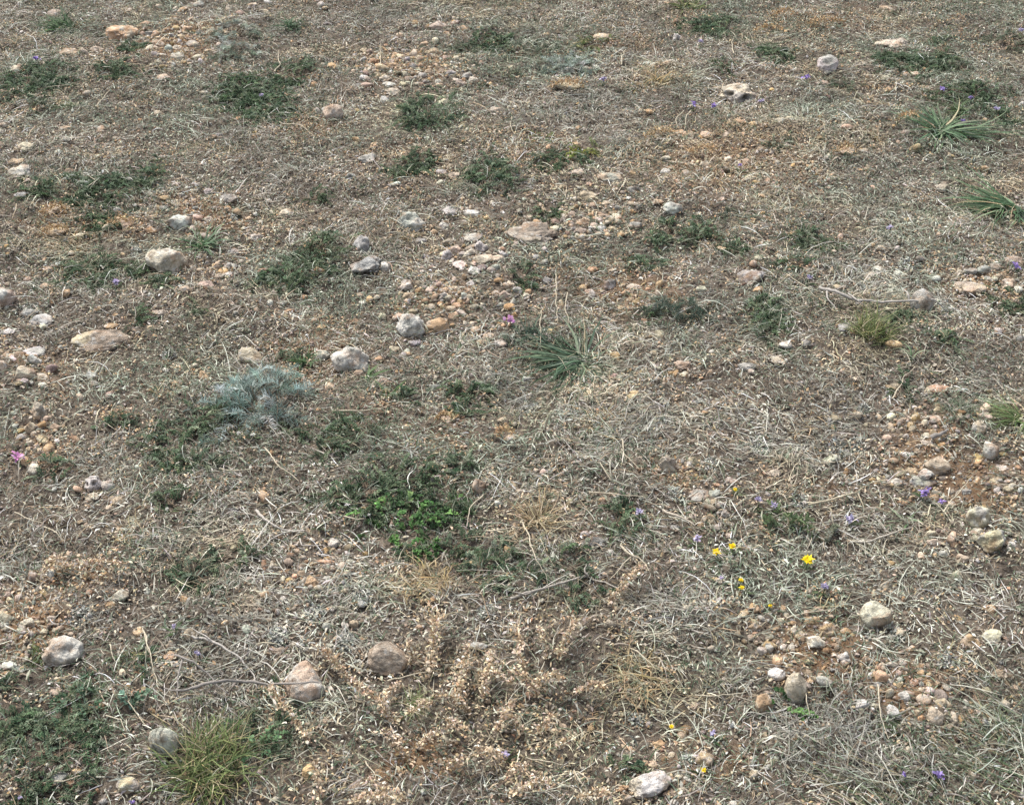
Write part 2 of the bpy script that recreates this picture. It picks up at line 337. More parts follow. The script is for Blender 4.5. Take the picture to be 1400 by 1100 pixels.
def stone(px, py, w, h, c, desc=None, yaw=None, lean=0., cuts=None, rough=1., pits=(), name=None, sub=None, emb=.27, c2=None, lift=0., stripes=0):
    seedc[0] += 1; r = np.random.default_rng(seedc[0])
    S, th = scale(px, py); a_ = w/2*S; H = h/2*S*1.12
    b_ = min((.85 if h < w else 1.15)*a_, .85*H/math.sin(th)); c_ = math.sqrt(max(H*H-(b_*math.sin(th))**2, 1e-9))/math.cos(th); c_ = min(max(c_, .32*a_), 2.1*a_)
    big = w >= 24
    if not big: w *= 1.08; h *= 1.12; a_ *= 1.08; rough = rough*1.5; emb = r.uniform(.0, .35)
    if sub is None: sub = 5 if w >= 40 else 4 if w >= 20 else 3
    if cuts is None: cuts = r.integers(5, 11) if big else r.integers(4, 9)
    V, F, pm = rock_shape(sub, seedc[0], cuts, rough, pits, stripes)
    if yaw is None: yaw = r.uniform(-.35, .35)
    V = V*np.array([a_, b_, c_])
    if lean: V = V@np.array([[math.cos(lean), 0, math.sin(lean)], [0, 1, 0], [-math.sin(lean), 0, math.cos(lean)]])
    V = V@np.array([[math.cos(yaw), math.sin(yaw), 0], [-math.sin(yaw), math.cos(yaw), 0], [0, 0, 1]])
    P = hit(px, py+h*.06, c_*emb+lift); P[2] = float(height(P[0], P[1]))+c_*emb+lift
    base = np.array(SC[c])*(1+r.normal(0, .07))*(1+r.normal(0, .03, 3))
    Cc = np.broadcast_to(base, V.shape).copy()
    if c2:
        q = vn(V[:, 0]/a_*1.1+seedc[0], V[:, 1]/a_*1.1, V[:, 2]/a_*1.1, 3)+.35*vn(V[:, 0]/a_*5, V[:, 1]/a_*5, V[:, 2]/a_*5, 4); q = np.clip(q*3+.5, 0, 1)[:, None]
        Cc = Cc*(1-q)+np.array(SC[c2])*q
    Cc = Cc*(1-.85*pm[:, None])+np.array((.07, .06, .05))*.85*pm[:, None]  # shade of the pits painted into the tint; cracks get the same dark colour
    nm = 'limestone_rock' if big or desc else 'pebble'
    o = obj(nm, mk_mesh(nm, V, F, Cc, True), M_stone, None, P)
    FOOT.append((P[0], P[1], a_*.93, b_*.93, yaw, P[2]+c_*.8))
    if desc is None:
        asp = w/h; sh = 'flat' if asp > 2 else 'long low' if asp > 1.6 else 'upright' if asp < .85 else 'chunky' if cuts > 3 else 'rounded'
        sz = 'medium' if w >= 30 else 'smallish' if w >= 20 else 'small' if w >= 12 else 'tiny'
        desc = f"{sz} {sh} {SN[c]} {'stone' if big else 'pebble'}"
        item(o, desc, 'stone' if big else 'pebble', px, py, 'loose stones on the slope' if big else 'pebbles on the slope')
    else: item(o, desc, 'rock', px, py, full=True)
    return o
BIG = [
 (167,43,46,24,'o','orange and cream boulder beside green grass near the top left corner',dict(c2='c')),
 (29,235,38,20,'c','cream double-humped rock near the left edge, above the dark green mats',dict(c2='w')),
 (453,155,34,24,'l','bent grey and pink rock left of the dark creeping herb',dict(c2='p',lean=.35)),
 (504,216,30,14,'w','whitish grey humped stone above the arched grey stone',dict(c2='g')),
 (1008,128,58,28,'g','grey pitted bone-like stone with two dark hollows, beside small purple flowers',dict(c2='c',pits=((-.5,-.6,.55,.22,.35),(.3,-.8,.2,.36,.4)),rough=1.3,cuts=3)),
 (835,243,40,18,'g','smooth grey half-buried hump above the brown gravel in the upper middle',dict(c2='t',emb=.05)),
 (1132,88,32,24,'w','bright white angular stone standing alone in the upper right',dict(c2='g',lean=-.3)),
 (1222,61,54,13,'p','long low pinkish ledge of stone behind the green mat at upper right',dict(c2='c',rough=1.6)),
 (1289,256,26,18,'p','pale pink lumpy rock below the upper right tussock',dict(c2='c')),
 (5,405,34,32,'p','pinkish white rock cut off by the left edge',dict(c2='w')),
 (58,438,36,17,'g','grey and white wedge of rock beside lichen crumbs at left',dict(c2='w')),
 (44,482,36,15,'w','long whitish slab on top of the left edge stone pile',dict(c2='g')),
 (46,493,24,20,'g','speckled grey block inside the left edge stone pile',dict(c2='w')),
 (2,503,26,24,'p','smooth pinkish stone of the pile, cut by the left edge',{}),
 (33,511,34,26,'p','largest pinkish tan stone at the bottom of the left edge pile',dict(c2='c')),
 (57,515,26,14,'t','tan stone at the right foot of the left edge pile',dict(c2='c')),
 (140,466,86,30,'t','broad brown rock half buried in dry grass at left',dict(c2='b',rough=.9,emb=.0,cuts=4)),
 (246,303,38,24,'w','curved white and grey stone above the big cream boulder',dict(c2='p',lean=-.3,rough=1.4)),
 (230,354,60,42,'c','big cream boulder with white band beside a spiky green rosette',dict(c2='w',cuts=5)),
 (342,487,38,24,'p','orange pink leaning stone between dry grass and the pointed grey rock',dict(c2='c',lean=-.5)),
 (560,304,44,30,'g','smooth grey arched stone with rusty grass at its foot',dict(c2='w',rough=1.3)),
 (644,292,34,11,'g','low grey stone ridge with lichen behind the stone heap',dict(c2='w')),
 (495,334,28,24,'l','dull lilac-grey lump above the long lilac-grey stone',{}),
 (501,362,46,24,'l','long lilac-grey stone with a rough back',dict(c2='g',rough=1.4)),
 (526,365,16,21,'g','pale rounded end stone touching the long lilac-grey stone',dict(c2='w')),
 (648,325,28,13,'w','topmost white and grey slab of the small stone heap',dict(c2='g')),
 (662,354,38,14,'t','long tan stone across the front of the small stone heap',dict(c2='c')),
 (562,446,42,38,'g','round grey lichen-spotted boulder in the middle left',dict(c2='w',cuts=2)),
 (598,445,37,24,'p','tan pink rock right beside the round grey boulder',dict(c2='o')),
 (478,495,54,44,'g','pointed grey rock with a white lichen cap and pinkish side',dict(c2='w',cuts=9,rough=.9,emb=.3)),
 (440,485,24,18,'g','pale grey stone left of the pointed grey rock, behind green blades',dict(c2='c')),
 (731,318,80,30,'b','wide pale brown rock with a rotten front, half buried',dict(c2='c',rough=1.6,emb=.1,cuts=6)),
 (919,284,28,18,'w','lone white and grey pebble-like rock in the upper middle',dict(c2='g')),
 (868,309,24,16,'b','brownish grey stone at the right end of the brown gravel',dict(c2='g')),
 (834,389,22,18,'g','round dark-flecked grey stone on bare orange soil',dict(c2='d')),
 (1024,380,46,27,'b','pinkish brown triangular slab tilted in the grass',dict(c2='l',cuts=12,rough=.5,lean=.5,emb=0.)),
 (1261,412,34,33,'p','round grey-topped boulder with a thin twig across its front',dict(c2='g',cuts=0,rough=.5,emb=.5)),
 (1153,448,24,14,'g','pale grey stone left of the yellow-green tuft',{}),
 (1326,393,44,20,'t','wide tan stone right of the boulder with the twig',dict(c2='p')),
 (1284,532,36,13,'o','flat tan orange stone under grass in the right middle',dict(c2='t')),
 (54,563,22,30,'c','tall cream stone standing at the top of the left edge gravel',dict(emb=.4)),
 (41,585,17,21,'c','round cream stone below the tall cream stone',{}),
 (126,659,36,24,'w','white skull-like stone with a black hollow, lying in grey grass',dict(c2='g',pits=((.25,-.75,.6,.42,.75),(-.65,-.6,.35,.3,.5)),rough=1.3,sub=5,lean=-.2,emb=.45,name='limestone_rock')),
 (148,664,20,15,'w','smooth whitish ball of stone touching the skull-like stone',dict(cuts=0,rough=.3,name='limestone_rock')),
 (160,684,28,13,'t','flat olive tan stone below the skull-like stone',{}),
 (955,677,46,20,'t','long arching grey and tan stone beside grey lichen',dict(c2='g',rough=1.3,yaw=.5)),
 (914,634,22,30,'p','pale pink leaning splinter of rock in the right middle',dict(lean=.5,c2='c')),
 (811,741,42,14,'d','flat dark grey slab above the dead branches',dict(c2='g')),
 (1282,634,38,24,'c','domed cream stone in the right hand gravel',dict(c2='t')),
 (1262,659,38,14,'g','flat grey stone just above a purple flower',dict(c2='d',cuts=5)),
 (1266,647,24,14,'c','cream stone resting on the flat grey stone',dict(c2='w',lift=.01)),
 (1353,614,24,26,'g','angular white and dark grey stone below the green tuft at right',dict(c2='w',cuts=7,rough=.6)),
 (1338,584,25,18,'c','cream block between two hazy grass tufts at right',dict(c2='w')),
 (1338,705,38,30,'c','upper of the twin cream stones, crossed by grass',dict(c2='w',emb=.45)),
 (1357,738,42,34,'c','lower of the twin cream stones, with a grey lumpy front',dict(c2='g',rough=1.,emb=.45)),
 (86,891,58,46,'c','big cream rounded boulder beside gravel at lower left',dict(c2='w',cuts=3)),
 (224,1012,42,40,'w','white rock striped with dark lines behind the olive tussock',dict(cuts=1,rough=.5,stripes=2.3,emb=.5)),
 (172,1073,38,22,'c','cream grey rock beside the foot of the olive tussock',dict(c2='g')),
 (80,1062,28,17,'w','white stone in green herbs near the bottom left',dict(c2='g')),
 (530,897,60,42,'p','rosy brown smooth boulder left of the dry flower spikes',dict(c2='b',cuts=3,rough=.6)),
 (417,934,58,58,'p','large two-tone boulder with a grey stick lying across it',dict(c2='w',cuts=1,rough=.7)),
 (652,881,30,13,'g','grey flat stone among the dry flower spikes',{}),
 (889,1069,64,34,'w','long pale stone crossed by grass stems at the bottom edge',dict(c2='c',yaw=.45,lean=.0,cuts=3)),
 (1198,842,46,40,'c','trapezoid cream boulder in the lower right',dict(c2='t',cuts=7,rough=.5)),
 (1131,861,26,22,'o','orange tan crumbly stone in the lower right gravel',dict(c2='t')),
 (1114,877,30,22,'w','white and dark stone at the middle of the lower right gravel',dict(c2='c')),
 (1155,898,23,18,'w','white stone at the right end of the lower right gravel',dict(c2='g')),
 (1061,920,26,17,'w','smooth white stone left of the egg-shaped boulder',dict(cuts=0,rough=.5)),
 (1087,939,31,42,'c','cream egg-shaped boulder standing on end',dict(cuts=1,rough=.4,emb=.45)),
 (1043,963,30,28,'c','orange-based cream stone below left of the egg-shaped boulder',dict(c2='o')),
 (1327,875,30,20,'o','tan orange stone in the right hand grass',dict(c2='t')),
 (1357,868,32,20,'c','cream lichened stone beside the tan orange one at right',dict(c2='g')),
 (1264,956,28,16,'c','longest cream stone in the middle of the stone row',dict(cuts=1,rough=.5)),
 (1278,979,24,27,'p','pinkish upright stone at the front of the stone row',dict(cuts=2)),
 (963,1036,30,22,'o','orange tan flat stone above a tiny yellow flower',dict(c2='p')),
 (654,664,19,24,'p','pinkish oval stone at the end of the green creeping branches',dict(cuts=1)),
 (313,364,22,13,'w','whitish ledge right of the spiky green rosette',dict(c2='g',name='limestone_rock')),
]
for x, y, w, h, c, d, kw in BIG: stone(x, y, w, h, c, d, **kw)
SM = """249,14,16,12,o 272,8,15,12,w 256,41,17,13,o 216,61,23,14,t 240,76,24,12,w 241,66,16,9,c 262,58,24,9,g 228,43,17,12,o 199,33,17,8,o 242,39,14,9,o 94,70,28,12,t 115,72,13,14,c 133,68,18,12,p
22,94,16,9,c 74,19,20,12,p 215,153,20,12,t 119,133,11,5,w 100,154,8,6,w 5,172,11,10,c 89,176,20,10,p 35,201,24,12,c 23,221,22,12,t 29,266,16,8,g 95,235,14,11,t 225,106,28,8,t 325,163,9,5,o 285,264,13,14,w 248,267,11,10,w 311,272,30,10,g 80,209,10,8,w
271,77,18,9,c 285,70,14,8,t 212,49,12,8,o 268,64,10,6,c 300,64,12,7,p 315,12,14,10,c 330,20,12,8,t 345,8,14,9,c
360,14,16,10,c 541,76,15,9,o 538,89,15,9,o 599,34,28,13,p 634,41,16,12,o 547,50,13,10,p 593,72,22,15,t 557,86,11,8,g 566,94,13,7,g 499,108,14,7,w 488,115,15,9,l 502,116,17,9,p 527,107,19,9,c 534,115,21,8,w 538,125,25,9,p 554,102,13,10,c 578,105,19,12,g 588,99,15,11,c 599,113,17,9,w 637,104,19,9,g 645,109,15,8,c 630,114,15,11,p 551,117,11,9,c 510,84,14,9,o 520,79,12,8,t 565,78,12,8,c 575,84,11,7,t 604,98,12,9,t 617,100,14,9,g 571,115,13,8,t 560,111,11,7,p 518,90,13,8,o 525,98,14,7,t 612,46,14,8,o 622,34,12,8,t 580,60,14,8,t 595,55,12,7,c
605,139,22,8,c 488,193,11,6,o 605,235,17,10,g 620,240,17,9,p 602,249,13,8,c 677,150,24,10,p 480,242,16,14,g 657,263,11,10,o 430,116,12,8,o 455,90,16,8,o
823,50,25,9,t 925,52,13,14,w 887,88,17,8,w 866,260,17,12,g 877,255,9,7,c 806,266,27,10,t 1019,207,13,11,o 887,153,9,9,o 910,219,14,7,c 1029,172,11,6,o 790,235,19,11,p 775,117,38,9,t 1021,222,14,12,t 930,180,16,7,o 965,184,24,7,t 750,202,14,9,o 788,198,14,9,o
1213,12,21,9,t 1130,103,11,7,d 1125,115,20,8,b 1397,145,11,9,w 1155,206,24,13,t 1345,234,11,8,o 1067,165,17,10,p 1182,206,15,7,g 1264,119,18,7,t 1245,101,24,6,t 1215,124,11,7,o 1060,222,13,9,c 1250,204,14,7,o
152,442,20,9,o 10,453,19,10,w 68,369,20,12,t 39,382,13,9,t 51,380,11,9,c 63,391,17,12,t 91,400,11,14,o 10,487,14,10,c 2,481,13,9,t 18,491,11,9,c 59,530,9,6,w 129,524,11,11,g 240,525,14,11,o 204,534,10,9,o 124,512,17,9,g 270,297,17,10,t 245,364,15,9,o 319,344,18,10,g 328,358,17,10,c 300,378,15,10,c 280,389,25,10,p 252,395,15,9,c 350,325,17,13,w 218,426,24,9,p 75,285,30,13,t 78,315,32,15,t 110,322,14,9,c 170,305,32,15,t 205,313,18,9,o 322,430,11,7,g 38,428,30,9,g 225,285,13,9,g 285,300,14,9,c 340,300,14,10,t 150,540,14,7,p 110,545,12,7,c
391,291,24,11,c 607,309,19,11,w 573,328,20,11,l 616,288,26,10,g 555,385,23,17,w 574,388,15,10,t 656,337,21,17,w 624,343,19,19,p 612,331,17,11,b 611,349,15,19,w 644,346,21,16,p 680,352,21,12,c 630,361,25,11,w 647,369,19,11,w 660,367,15,14,l 678,364,17,11,g 672,371,11,8,p 560,405,19,13,t 566,469,17,10,l 540,476,17,8,c 556,485,13,10,o 624,418,19,11,o 648,419,13,11,c 471,513,15,9,g 489,511,21,13,t 525,521,21,9,t 670,459,22,9,t 668,503,12,9,w 685,470,20,12,g 388,459,12,10,p 351,494,13,10,w 369,415,11,8,w 386,414,13,9,w 396,425,15,9,o 695,388,21,15,c 690,404,18,16,c 686,417,13,10,w 705,399,11,8,w 640,408,10,7,c 600,392,10,8,t 588,399,11,8,c 608,400,10,8,o 595,409,11,8,t 613,410,10,8,c 602,417,9,7,o 582,414,10,7,o 590,423,11,7,c 617,424,10,7,t 575,400,12,8,t 432,440,12,8,o 440,447,14,10,o 519,492,12,8,o 415,408,11,7,o 505,411,12,8,o 515,407,11,8,c 492,402,12,9,t
798,304,23,14,t 793,315,17,9,g 832,279,19,11,p 845,286,9,7,d 824,295,19,11,t 822,315,11,9,g 830,323,10,8,o 743,361,11,8,g 747,384,19,11,l 733,353,11,8,g 720,404,13,9,c 708,398,11,8,w 866,392,20,10,c 852,391,8,6,o 855,400,15,10,o 797,394,11,7,o 805,399,13,8,p 886,398,9,8,o 959,395,15,11,c 1037,396,15,9,o 1037,353,15,8,c 1030,361,11,8,t 932,498,23,14,p 936,511,18,8,c 894,483,10,6,t 1021,500,26,10,g 1027,509,11,7,p 719,518,13,10,w 763,484,11,9,p 810,284,12,8,t 818,305,12,8,c 836,304,11,8,t 812,311,12,7,p 842,296,12,8,p 808,296,10,7,o 838,313,11,7,c 782,296,13,8,p 770,303,12,8,p 955,548,14,8,w 795,551,12,8,c 870,413,14,9,o 880,408,11,8,t
1365,454,13,15,w 1062,492,25,11,p 1073,474,17,10,w 1102,471,13,11,g 1077,525,11,8,p 1094,524,8,5,w 1378,389,23,16,c 1386,355,27,10,t 1326,372,20,11,g 1346,368,23,14,g 1312,374,14,10,c 1351,383,15,8,g 1233,282,11,9,c 1392,329,15,9,t 1384,338,9,7,p 1174,351,13,9,o 1200,370,14,8,w 1188,380,12,8,c 1225,376,12,8,w 1270,372,13,9,w 1280,383,11,8,g 1319,399,12,8,c 1140,345,10,7,c 1392,397,12,8,g
63,575,11,7,t 57,582,15,10,p 75,583,21,10,t 29,598,17,12,g 40,607,11,12,c 22,614,11,8,t 6,580,12,10,c 127,678,20,10,c 150,695,11,5,c 165,814,26,16,c 45,789,14,20,p 26,818,11,7,w 14,823,11,8,c 201,809,9,7,w 72,766,22,15,t 3,825,10,8,p 36,820,9,6,w
361,674,19,8,o 373,775,13,17,c 428,796,22,19,o 414,785,15,12,c 447,791,19,10,w 453,798,12,13,g 461,790,11,12,c 428,772,12,11,o 447,769,30,9,o 457,743,18,14,w 415,763,13,10,c 403,752,17,10,o 411,776,11,12,t 480,769,9,9,w 363,811,17,10,o 387,819,15,9,w 440,781,12,9,t 420,804,12,9,w 436,806,11,8,c 470,798,10,8,w 400,795,11,8,t 466,776,11,8,t 395,770,11,8,c
823,685,16,14,o 711,672,13,9,p 932,632,11,9,p 940,640,9,7,c 973,710,16,19,t 990,701,13,13,w 972,696,13,7,p 968,689,9,8,c 983,693,10,8,t 981,723,11,8,g 963,712,10,8,o 992,715,10,7,t 1001,657,21,12,p 800,733,13,7,w 922,722,13,8,l 985,794,15,11,p 835,755,11,9,w 700,598,16,9,t 610,572,24,12,t 770,620,14,10,p 716,620,12,8,p
1226,561,15,12,p 1239,566,15,14,c 1253,573,14,9,t 1279,573,24,13,p 1265,574,10,9,c 1266,596,21,11,c 1268,605,20,8,p 1277,612,12,10,c 1247,605,20,10,o 1238,600,10,8,b 1255,612,10,10,c 1248,643,18,9,t 1258,636,13,9,o 1345,568,23,10,p 1370,640,23,13,c 1359,658,17,12,t 1362,672,11,8,w 1380,667,20,16,t 1349,665,9,9,d 1395,672,12,8,w 1338,729,22,17,c 1274,730,18,16,c 1291,726,15,10,p 1276,743,19,15,p 1291,756,15,12,w 1315,763,19,14,p 1307,787,14,15,c 1321,672,13,10,g 1235,688,13,10,o 1213,654,9,8,g 1112,808,13,12,b 1060,646,18,12,p 1197,703,14,8,w 1230,580,12,8,p 1218,572,11,8,c 1243,583,12,7,o 1229,645,11,7,o 1300,675,13,8,c 1300,690,12,7,c 1390,640,10,8,o 1235,622,12,8,o 1222,631,11,7,t 1247,590,12,7,c 1212,600,12,8,t 1145,628,12,8,w 1095,680,12,8,w 1100,690,13,8,w 1384,745,12,8,w
38,851,19,18,c 6,854,15,11,w 70,846,15,11,c 4,841,11,8,t 3,880,12,15,p 37,881,12,10,t 13,908,22,12,w 9,921,14,10,o 42,868,14,12,w 60,864,11,10,c 76,862,14,9,c 232,883,11,14,t 231,898,20,12,o 120,1062,9,16,w 142,1095,13,10,w 288,911,8,10,w 77,945,20,12,p 125,967,12,11,o 137,965,14,12,o 337,860,13,8,w 25,895,12,9,o 20,872,11,9,o 31,865,11,8,c 52,850,12,9,c 80,930,10,9,c 97,1070,14,10,o 122,842,11,8,w 150,826,16,10,o
472,857,13,15,w 484,853,14,13,t 452,883,15,9,w 379,889,21,13,p 402,882,15,11,c 574,857,15,8,t 392,897,14,8,c 366,892,12,9,t 388,872,12,9,g 495,830,11,9,w 355,834,12,9,t 350,860,13,10,c
1041,889,17,14,w 971,887,11,10,c 1017,878,11,9,t 1036,876,13,12,c 1031,857,20,18,t 1031,1058,15,16,c 898,1033,9,10,c 910,1038,13,11,o 900,1017,21,14,o 935,1080,17,11,c 859,1092,16,14,p 1019,996,19,13,p 1031,989,12,10,l 887,991,9,8,w 920,995,11,9,w 853,1077,20,9,o 922,1097,13,10,w 758,1001,12,7,t 1008,870,11,8,o 929,1062,11,9,c 940,1066,9,8,w 938,1043,13,10,w 912,1085,12,9,t 1000,990,10,7,w
1213,857,11,8,w 1229,864,19,14,p 1076,842,13,13,c 1068,848,13,13,c 1084,853,11,9,w 1064,878,19,9,g 1051,886,12,13,w 1070,886,10,10,w 1083,885,13,12,c 1087,862,13,16,c 1102,838,15,10,t 1110,928,18,10,o 1104,921,12,8,t 1237,951,19,17,w 1289,961,20,20,c 1303,981,19,19,c 1295,994,15,11,p 1242,971,14,12,t 1254,975,9,14,c 1261,943,15,12,c 1247,938,14,10,t 1276,947,15,11,c 1259,929,15,10,t 1214,932,17,14,c 1215,947,12,17,c 1202,935,13,11,w 1226,940,11,9,t 1204,912,14,14,t 1234,907,11,9,t 1258,910,20,8,o 1246,887,13,11,o 1155,865,13,8,o 1320,962,10,8,w 1375,962,17,14,c 1347,987,10,13,w 1340,974,14,11,p 1364,921,21,13,t 1388,940,11,12,c 1243,1026,12,8,c 1156,838,11,8,t 1122,838,11,8,p 1070,834,12,8,o 1060,860,12,9,o 1096,875,12,8,t 1142,877,11,9,o 1144,888,11,8,t 1128,892,11,8,o 1282,935,11,8,t 1294,941,11,9,p 1270,937,10,8,o 1230,930,10,8,w 1092,898,11,8,o 1106,905,12,9,t 1055,900,10,8,c 1348,944,11,8,t 1190,925,10,9,w 1052,873,11,9,c"""
PB = [(float(x), float(y), float(w), float(h), c) for x, y, w, h, c in (t.split(',') for t in SM.split())]
PB.sort(key=lambda t: -t[2]*t[3]); npb = 0
for t in PB:
    if t[2] < 24: npb += 1
    if npb > 292 and t[2] < 24: SMALL.append(t)      # past 300 pebbles the smallest join the gravel
    else: stone(*t)

foot = np.array(FOOT)
def on_rock(x, y, k=1.0):
    m = np.zeros(len(x), bool)
    for fx, fy, a_, b_, yw, _ in foot:
        if a_ < .011: continue
        c_, s_ = math.cos(yw), math.sin(yw); dx, dy = x-fx, y-fy
        m |= ((dx*c_+dy*s_)/a_)**2+((-dx*s_+dy*c_)/b_)**2 < k
    return m
def in_mat(x, y):
    m = np.zeros(len(x), bool)
    for mx, my, a_, b_ in MATS: m |= ((x-mx)/a_)**2+((y-my)/b_)**2 < 1
    return m
def keep(V, k=1.0): return ~on_rock(V[:, 0], V[:, 1], k)

# ------------------------------------------------------------------ plant builders
GRN = [(.060, .095, .042), (.085, .125, .055), (.045, .075, .036), (.12, .155, .075)]
DGRN = [(.080, .125, .066), (.110, .160, .088), (.150, .200, .118), (.055, .090, .052), (.20, .24, .16)]
MATS = []
BGRN = [(.095, .19, .060), (.14, .25, .08), (.07, .13, .05)]
YGRN = [(.15, .19, .07), (.21, .24, .10), (.09, .13, .05), (.34, .31, .17)]
BLUE = [(.23, .28, .23), (.31, .355, .30), (.14, .18, .13), (.46, .49, .43)]
GGRN = [(.13, .155, .105), (.19, .21, .15), (.09, .115, .075), (.28, .28, .21)]
STRAW = [(.42, .33, .19), (.34, .27, .17), (.50, .42, .29), (.24, .18, .11)]
GOLDC = [(.36, .285, .165), (.44, .36, .225), (.27, .20, .12), (.54, .48, .35), (.38, .285, .14)]
GREYC = [(.34, .33, .29), (.45, .44, .40), (.24, .23, .20), (.54, .52, .46), (.18, .17, .145)]
TANC = [(.64, .53, .36), (.70, .59, .42), (.56, .43, .29), (.78, .70, .57), (.44, .31, .20), (.62, .50, .40)]
def thing(name, P): return obj(name, None, None, None, P)
def tuft(px, py, n, lpx, pal, desc, az=None, spread=math.pi, el=(.1, 1.0), end=(-.5, .1), wpx=2.2, name='grass_tuft', cat='grass tuft', rad=6, group=None, dry=0, w=None, full=False, K=7, daz=.5):
    S, th = scale(px, py); P = hit(px, py); root = thing(name, P); Sp = Soup()
    def mk(n, pal, w=None, k=1.):
        s = Soup(); a_ = rng.uniform(0, TAU, n) if az is None else R(az)+rng.normal(0, R(spread), n)
        rr = np.sqrt(rng.uniform(0, 1, n))*rad*S; t = rng.uniform(0, TAU, n)
        B = np.stack([P[0]+np.cos(t)*rr, P[1]+np.sin(t)*rr*1.2, np.zeros(n)], 1); B[:, 2] = height(B[:, 0], B[:, 1])-.002
        L = lpx*S*rng.uniform(.3, 1.1, n)
        blades(s, B, a_, rng.uniform(*el, n), rng.uniform(*end, n), L, k*wpx*S*rng.uniform(.5, 1.2, n), pick(pal, n, .2, w), K, rng.normal(0, daz, n), wave=.11)
        return s
    obj('foliage', mk(n, pal, w).mesh('foliage', P), M_leaf if pal not in (STRAW, GOLDC, GREYC) else M_straw, root)
    if dry: obj('dead_blades', mk(dry, STRAW, k=.5).mesh('dead_blades', P), M_straw, root)
    item(root, desc, cat, px, py, group, full); return root
def creep(px, py, rx, ry, desc, pal=DGRN, dens=1., leaf=(.0035, .0075), wd=.0021, hgt=.012, name='creeping_herb', broad=False, blen=(.02, .05), full=False, twig=True):
    S, th = scale(px, py); P = hit(px, py); ax, ay = rx*S, ry*S/math.sin(th)
    root = thing(name, P); A = math.pi*ax*ay; MATS.append((P[0], P[1], ax*.95, ay*.95))
    nb = int(max(6, A*4200*dens)); s = Soup(); st = Soup()
    t = rng.uniform(0, TAU, nb); r = np.sqrt(rng.uniform(0, 1, nb))*rng.choice([.85, 1., 1.35], nb)*(1+.35*vn(np.cos(t)*2+px, np.sin(t)*2+py, seed=6))
    x = P[0]+np.cos(t)*r*ax; y = P[1]+np.sin(t)*r*ay
    ok = vn(x*42, y*42, seed=int(px) % 50)+.4*vn(x*90, y*90, seed=9) > (-.2 if hgt < .02 else -.5); x, y, t, r = x[ok], y[ok], t[ok], r[ok]; nb = len(x)
    if nb < 5: x = P[0]+rng.normal(0, .3, 5)*ax; y = P[1]+rng.normal(0, .3, 5)*ay; t = rng.uniform(0, TAU, 5); r = t*.1; nb = 5
    main = R(rng.uniform(-40, 220))
    a0 = np.where(rng.uniform(0, 1, nb) < .5, t, main)+rng.normal(0, .7, nb); L = rng.uniform(*blen, nb)
    M = 34 if not broad else 12
    k = np.linspace(0, 1, M)[None]; bend = rng.normal(0, .8, nb)[:, None]
    ang = a0[:, None]+bend*k
    step = (L/M)[:, None]
    bx = x[:, None]+np.cumsum(np.cos(ang)*step, 1); by = y[:, None]+np.cumsum(np.sin(ang)*step, 1)
    hump = hgt*rng.uniform(.4, 1.2, nb)[:, None]*(1-.6*r[:, None]**2).clip(.2)
    bz = height(bx, by)+.003+hump*np.sin(np.clip(k*2.6+.25, 0, 3))
    B = np.stack([bx, by, bz], -1)
    for i in range(min(nb, 60)):      # woody runners from the root out to each shoot
        k_ = np.array([.3, .65])[:, None]; mid = P[None]*(1-k_)+B[i, :1]*k_+np.stack([rng.normal(0, .004, 2), rng.normal(0, .004, 2), np.zeros(2)], 1); mid[:, 2] = height(mid[:, 0], mid[:, 1])+.003
        tube(st, np.concatenate([P[None], mid, B[i, ::4]]), .0010, .0005, (.20, .155, .11), 4)
    taper = (1.05-k**3*.7)
    Bl = np.repeat(B.reshape(-1, 3), 2, 0); n = len(Bl)
    roll = rng.uniform(0, TAU, n); aa = np.repeat(ang.ravel(), 2)
    side = np.sign(rng.uniform(-1, 1, n))
    az_ = aa+side*rng.uniform(.5, 1.3, n); el = rng.uniform(-.1, 1.1, n)
    tap = np.repeat(np.broadcast_to(taper, (nb, M)).ravel(), 2)
    shade = np.repeat(pick(pal, nb, .22), M*2, 0)*(1+rng.normal(0, .16, (n, 1)))
    tipc = np.repeat(np.broadcast_to(k, (nb, M)).ravel(), 2)[:, None]
    shade = np.clip(shade*(.8+.6*tipc), .01, .8)
    blades(s, Bl, az_, el, el-.5, rng.uniform(*leaf, n)*tap, wd*rng.uniform(.7, 1.3, n)*(1 if not broad else 1), shade, 2, prof='leaf' if broad else 'blade', roll=rng.normal(0, .6, n))
    obj('foliage', s.mesh('foliage', P), M_leaf, root); obj('stem', st.mesh('stem', P), M_bark, root)
    item(root, desc, 'herb' if name != 'creeping_shrub' else 'shrub', px, py, None, full); return root
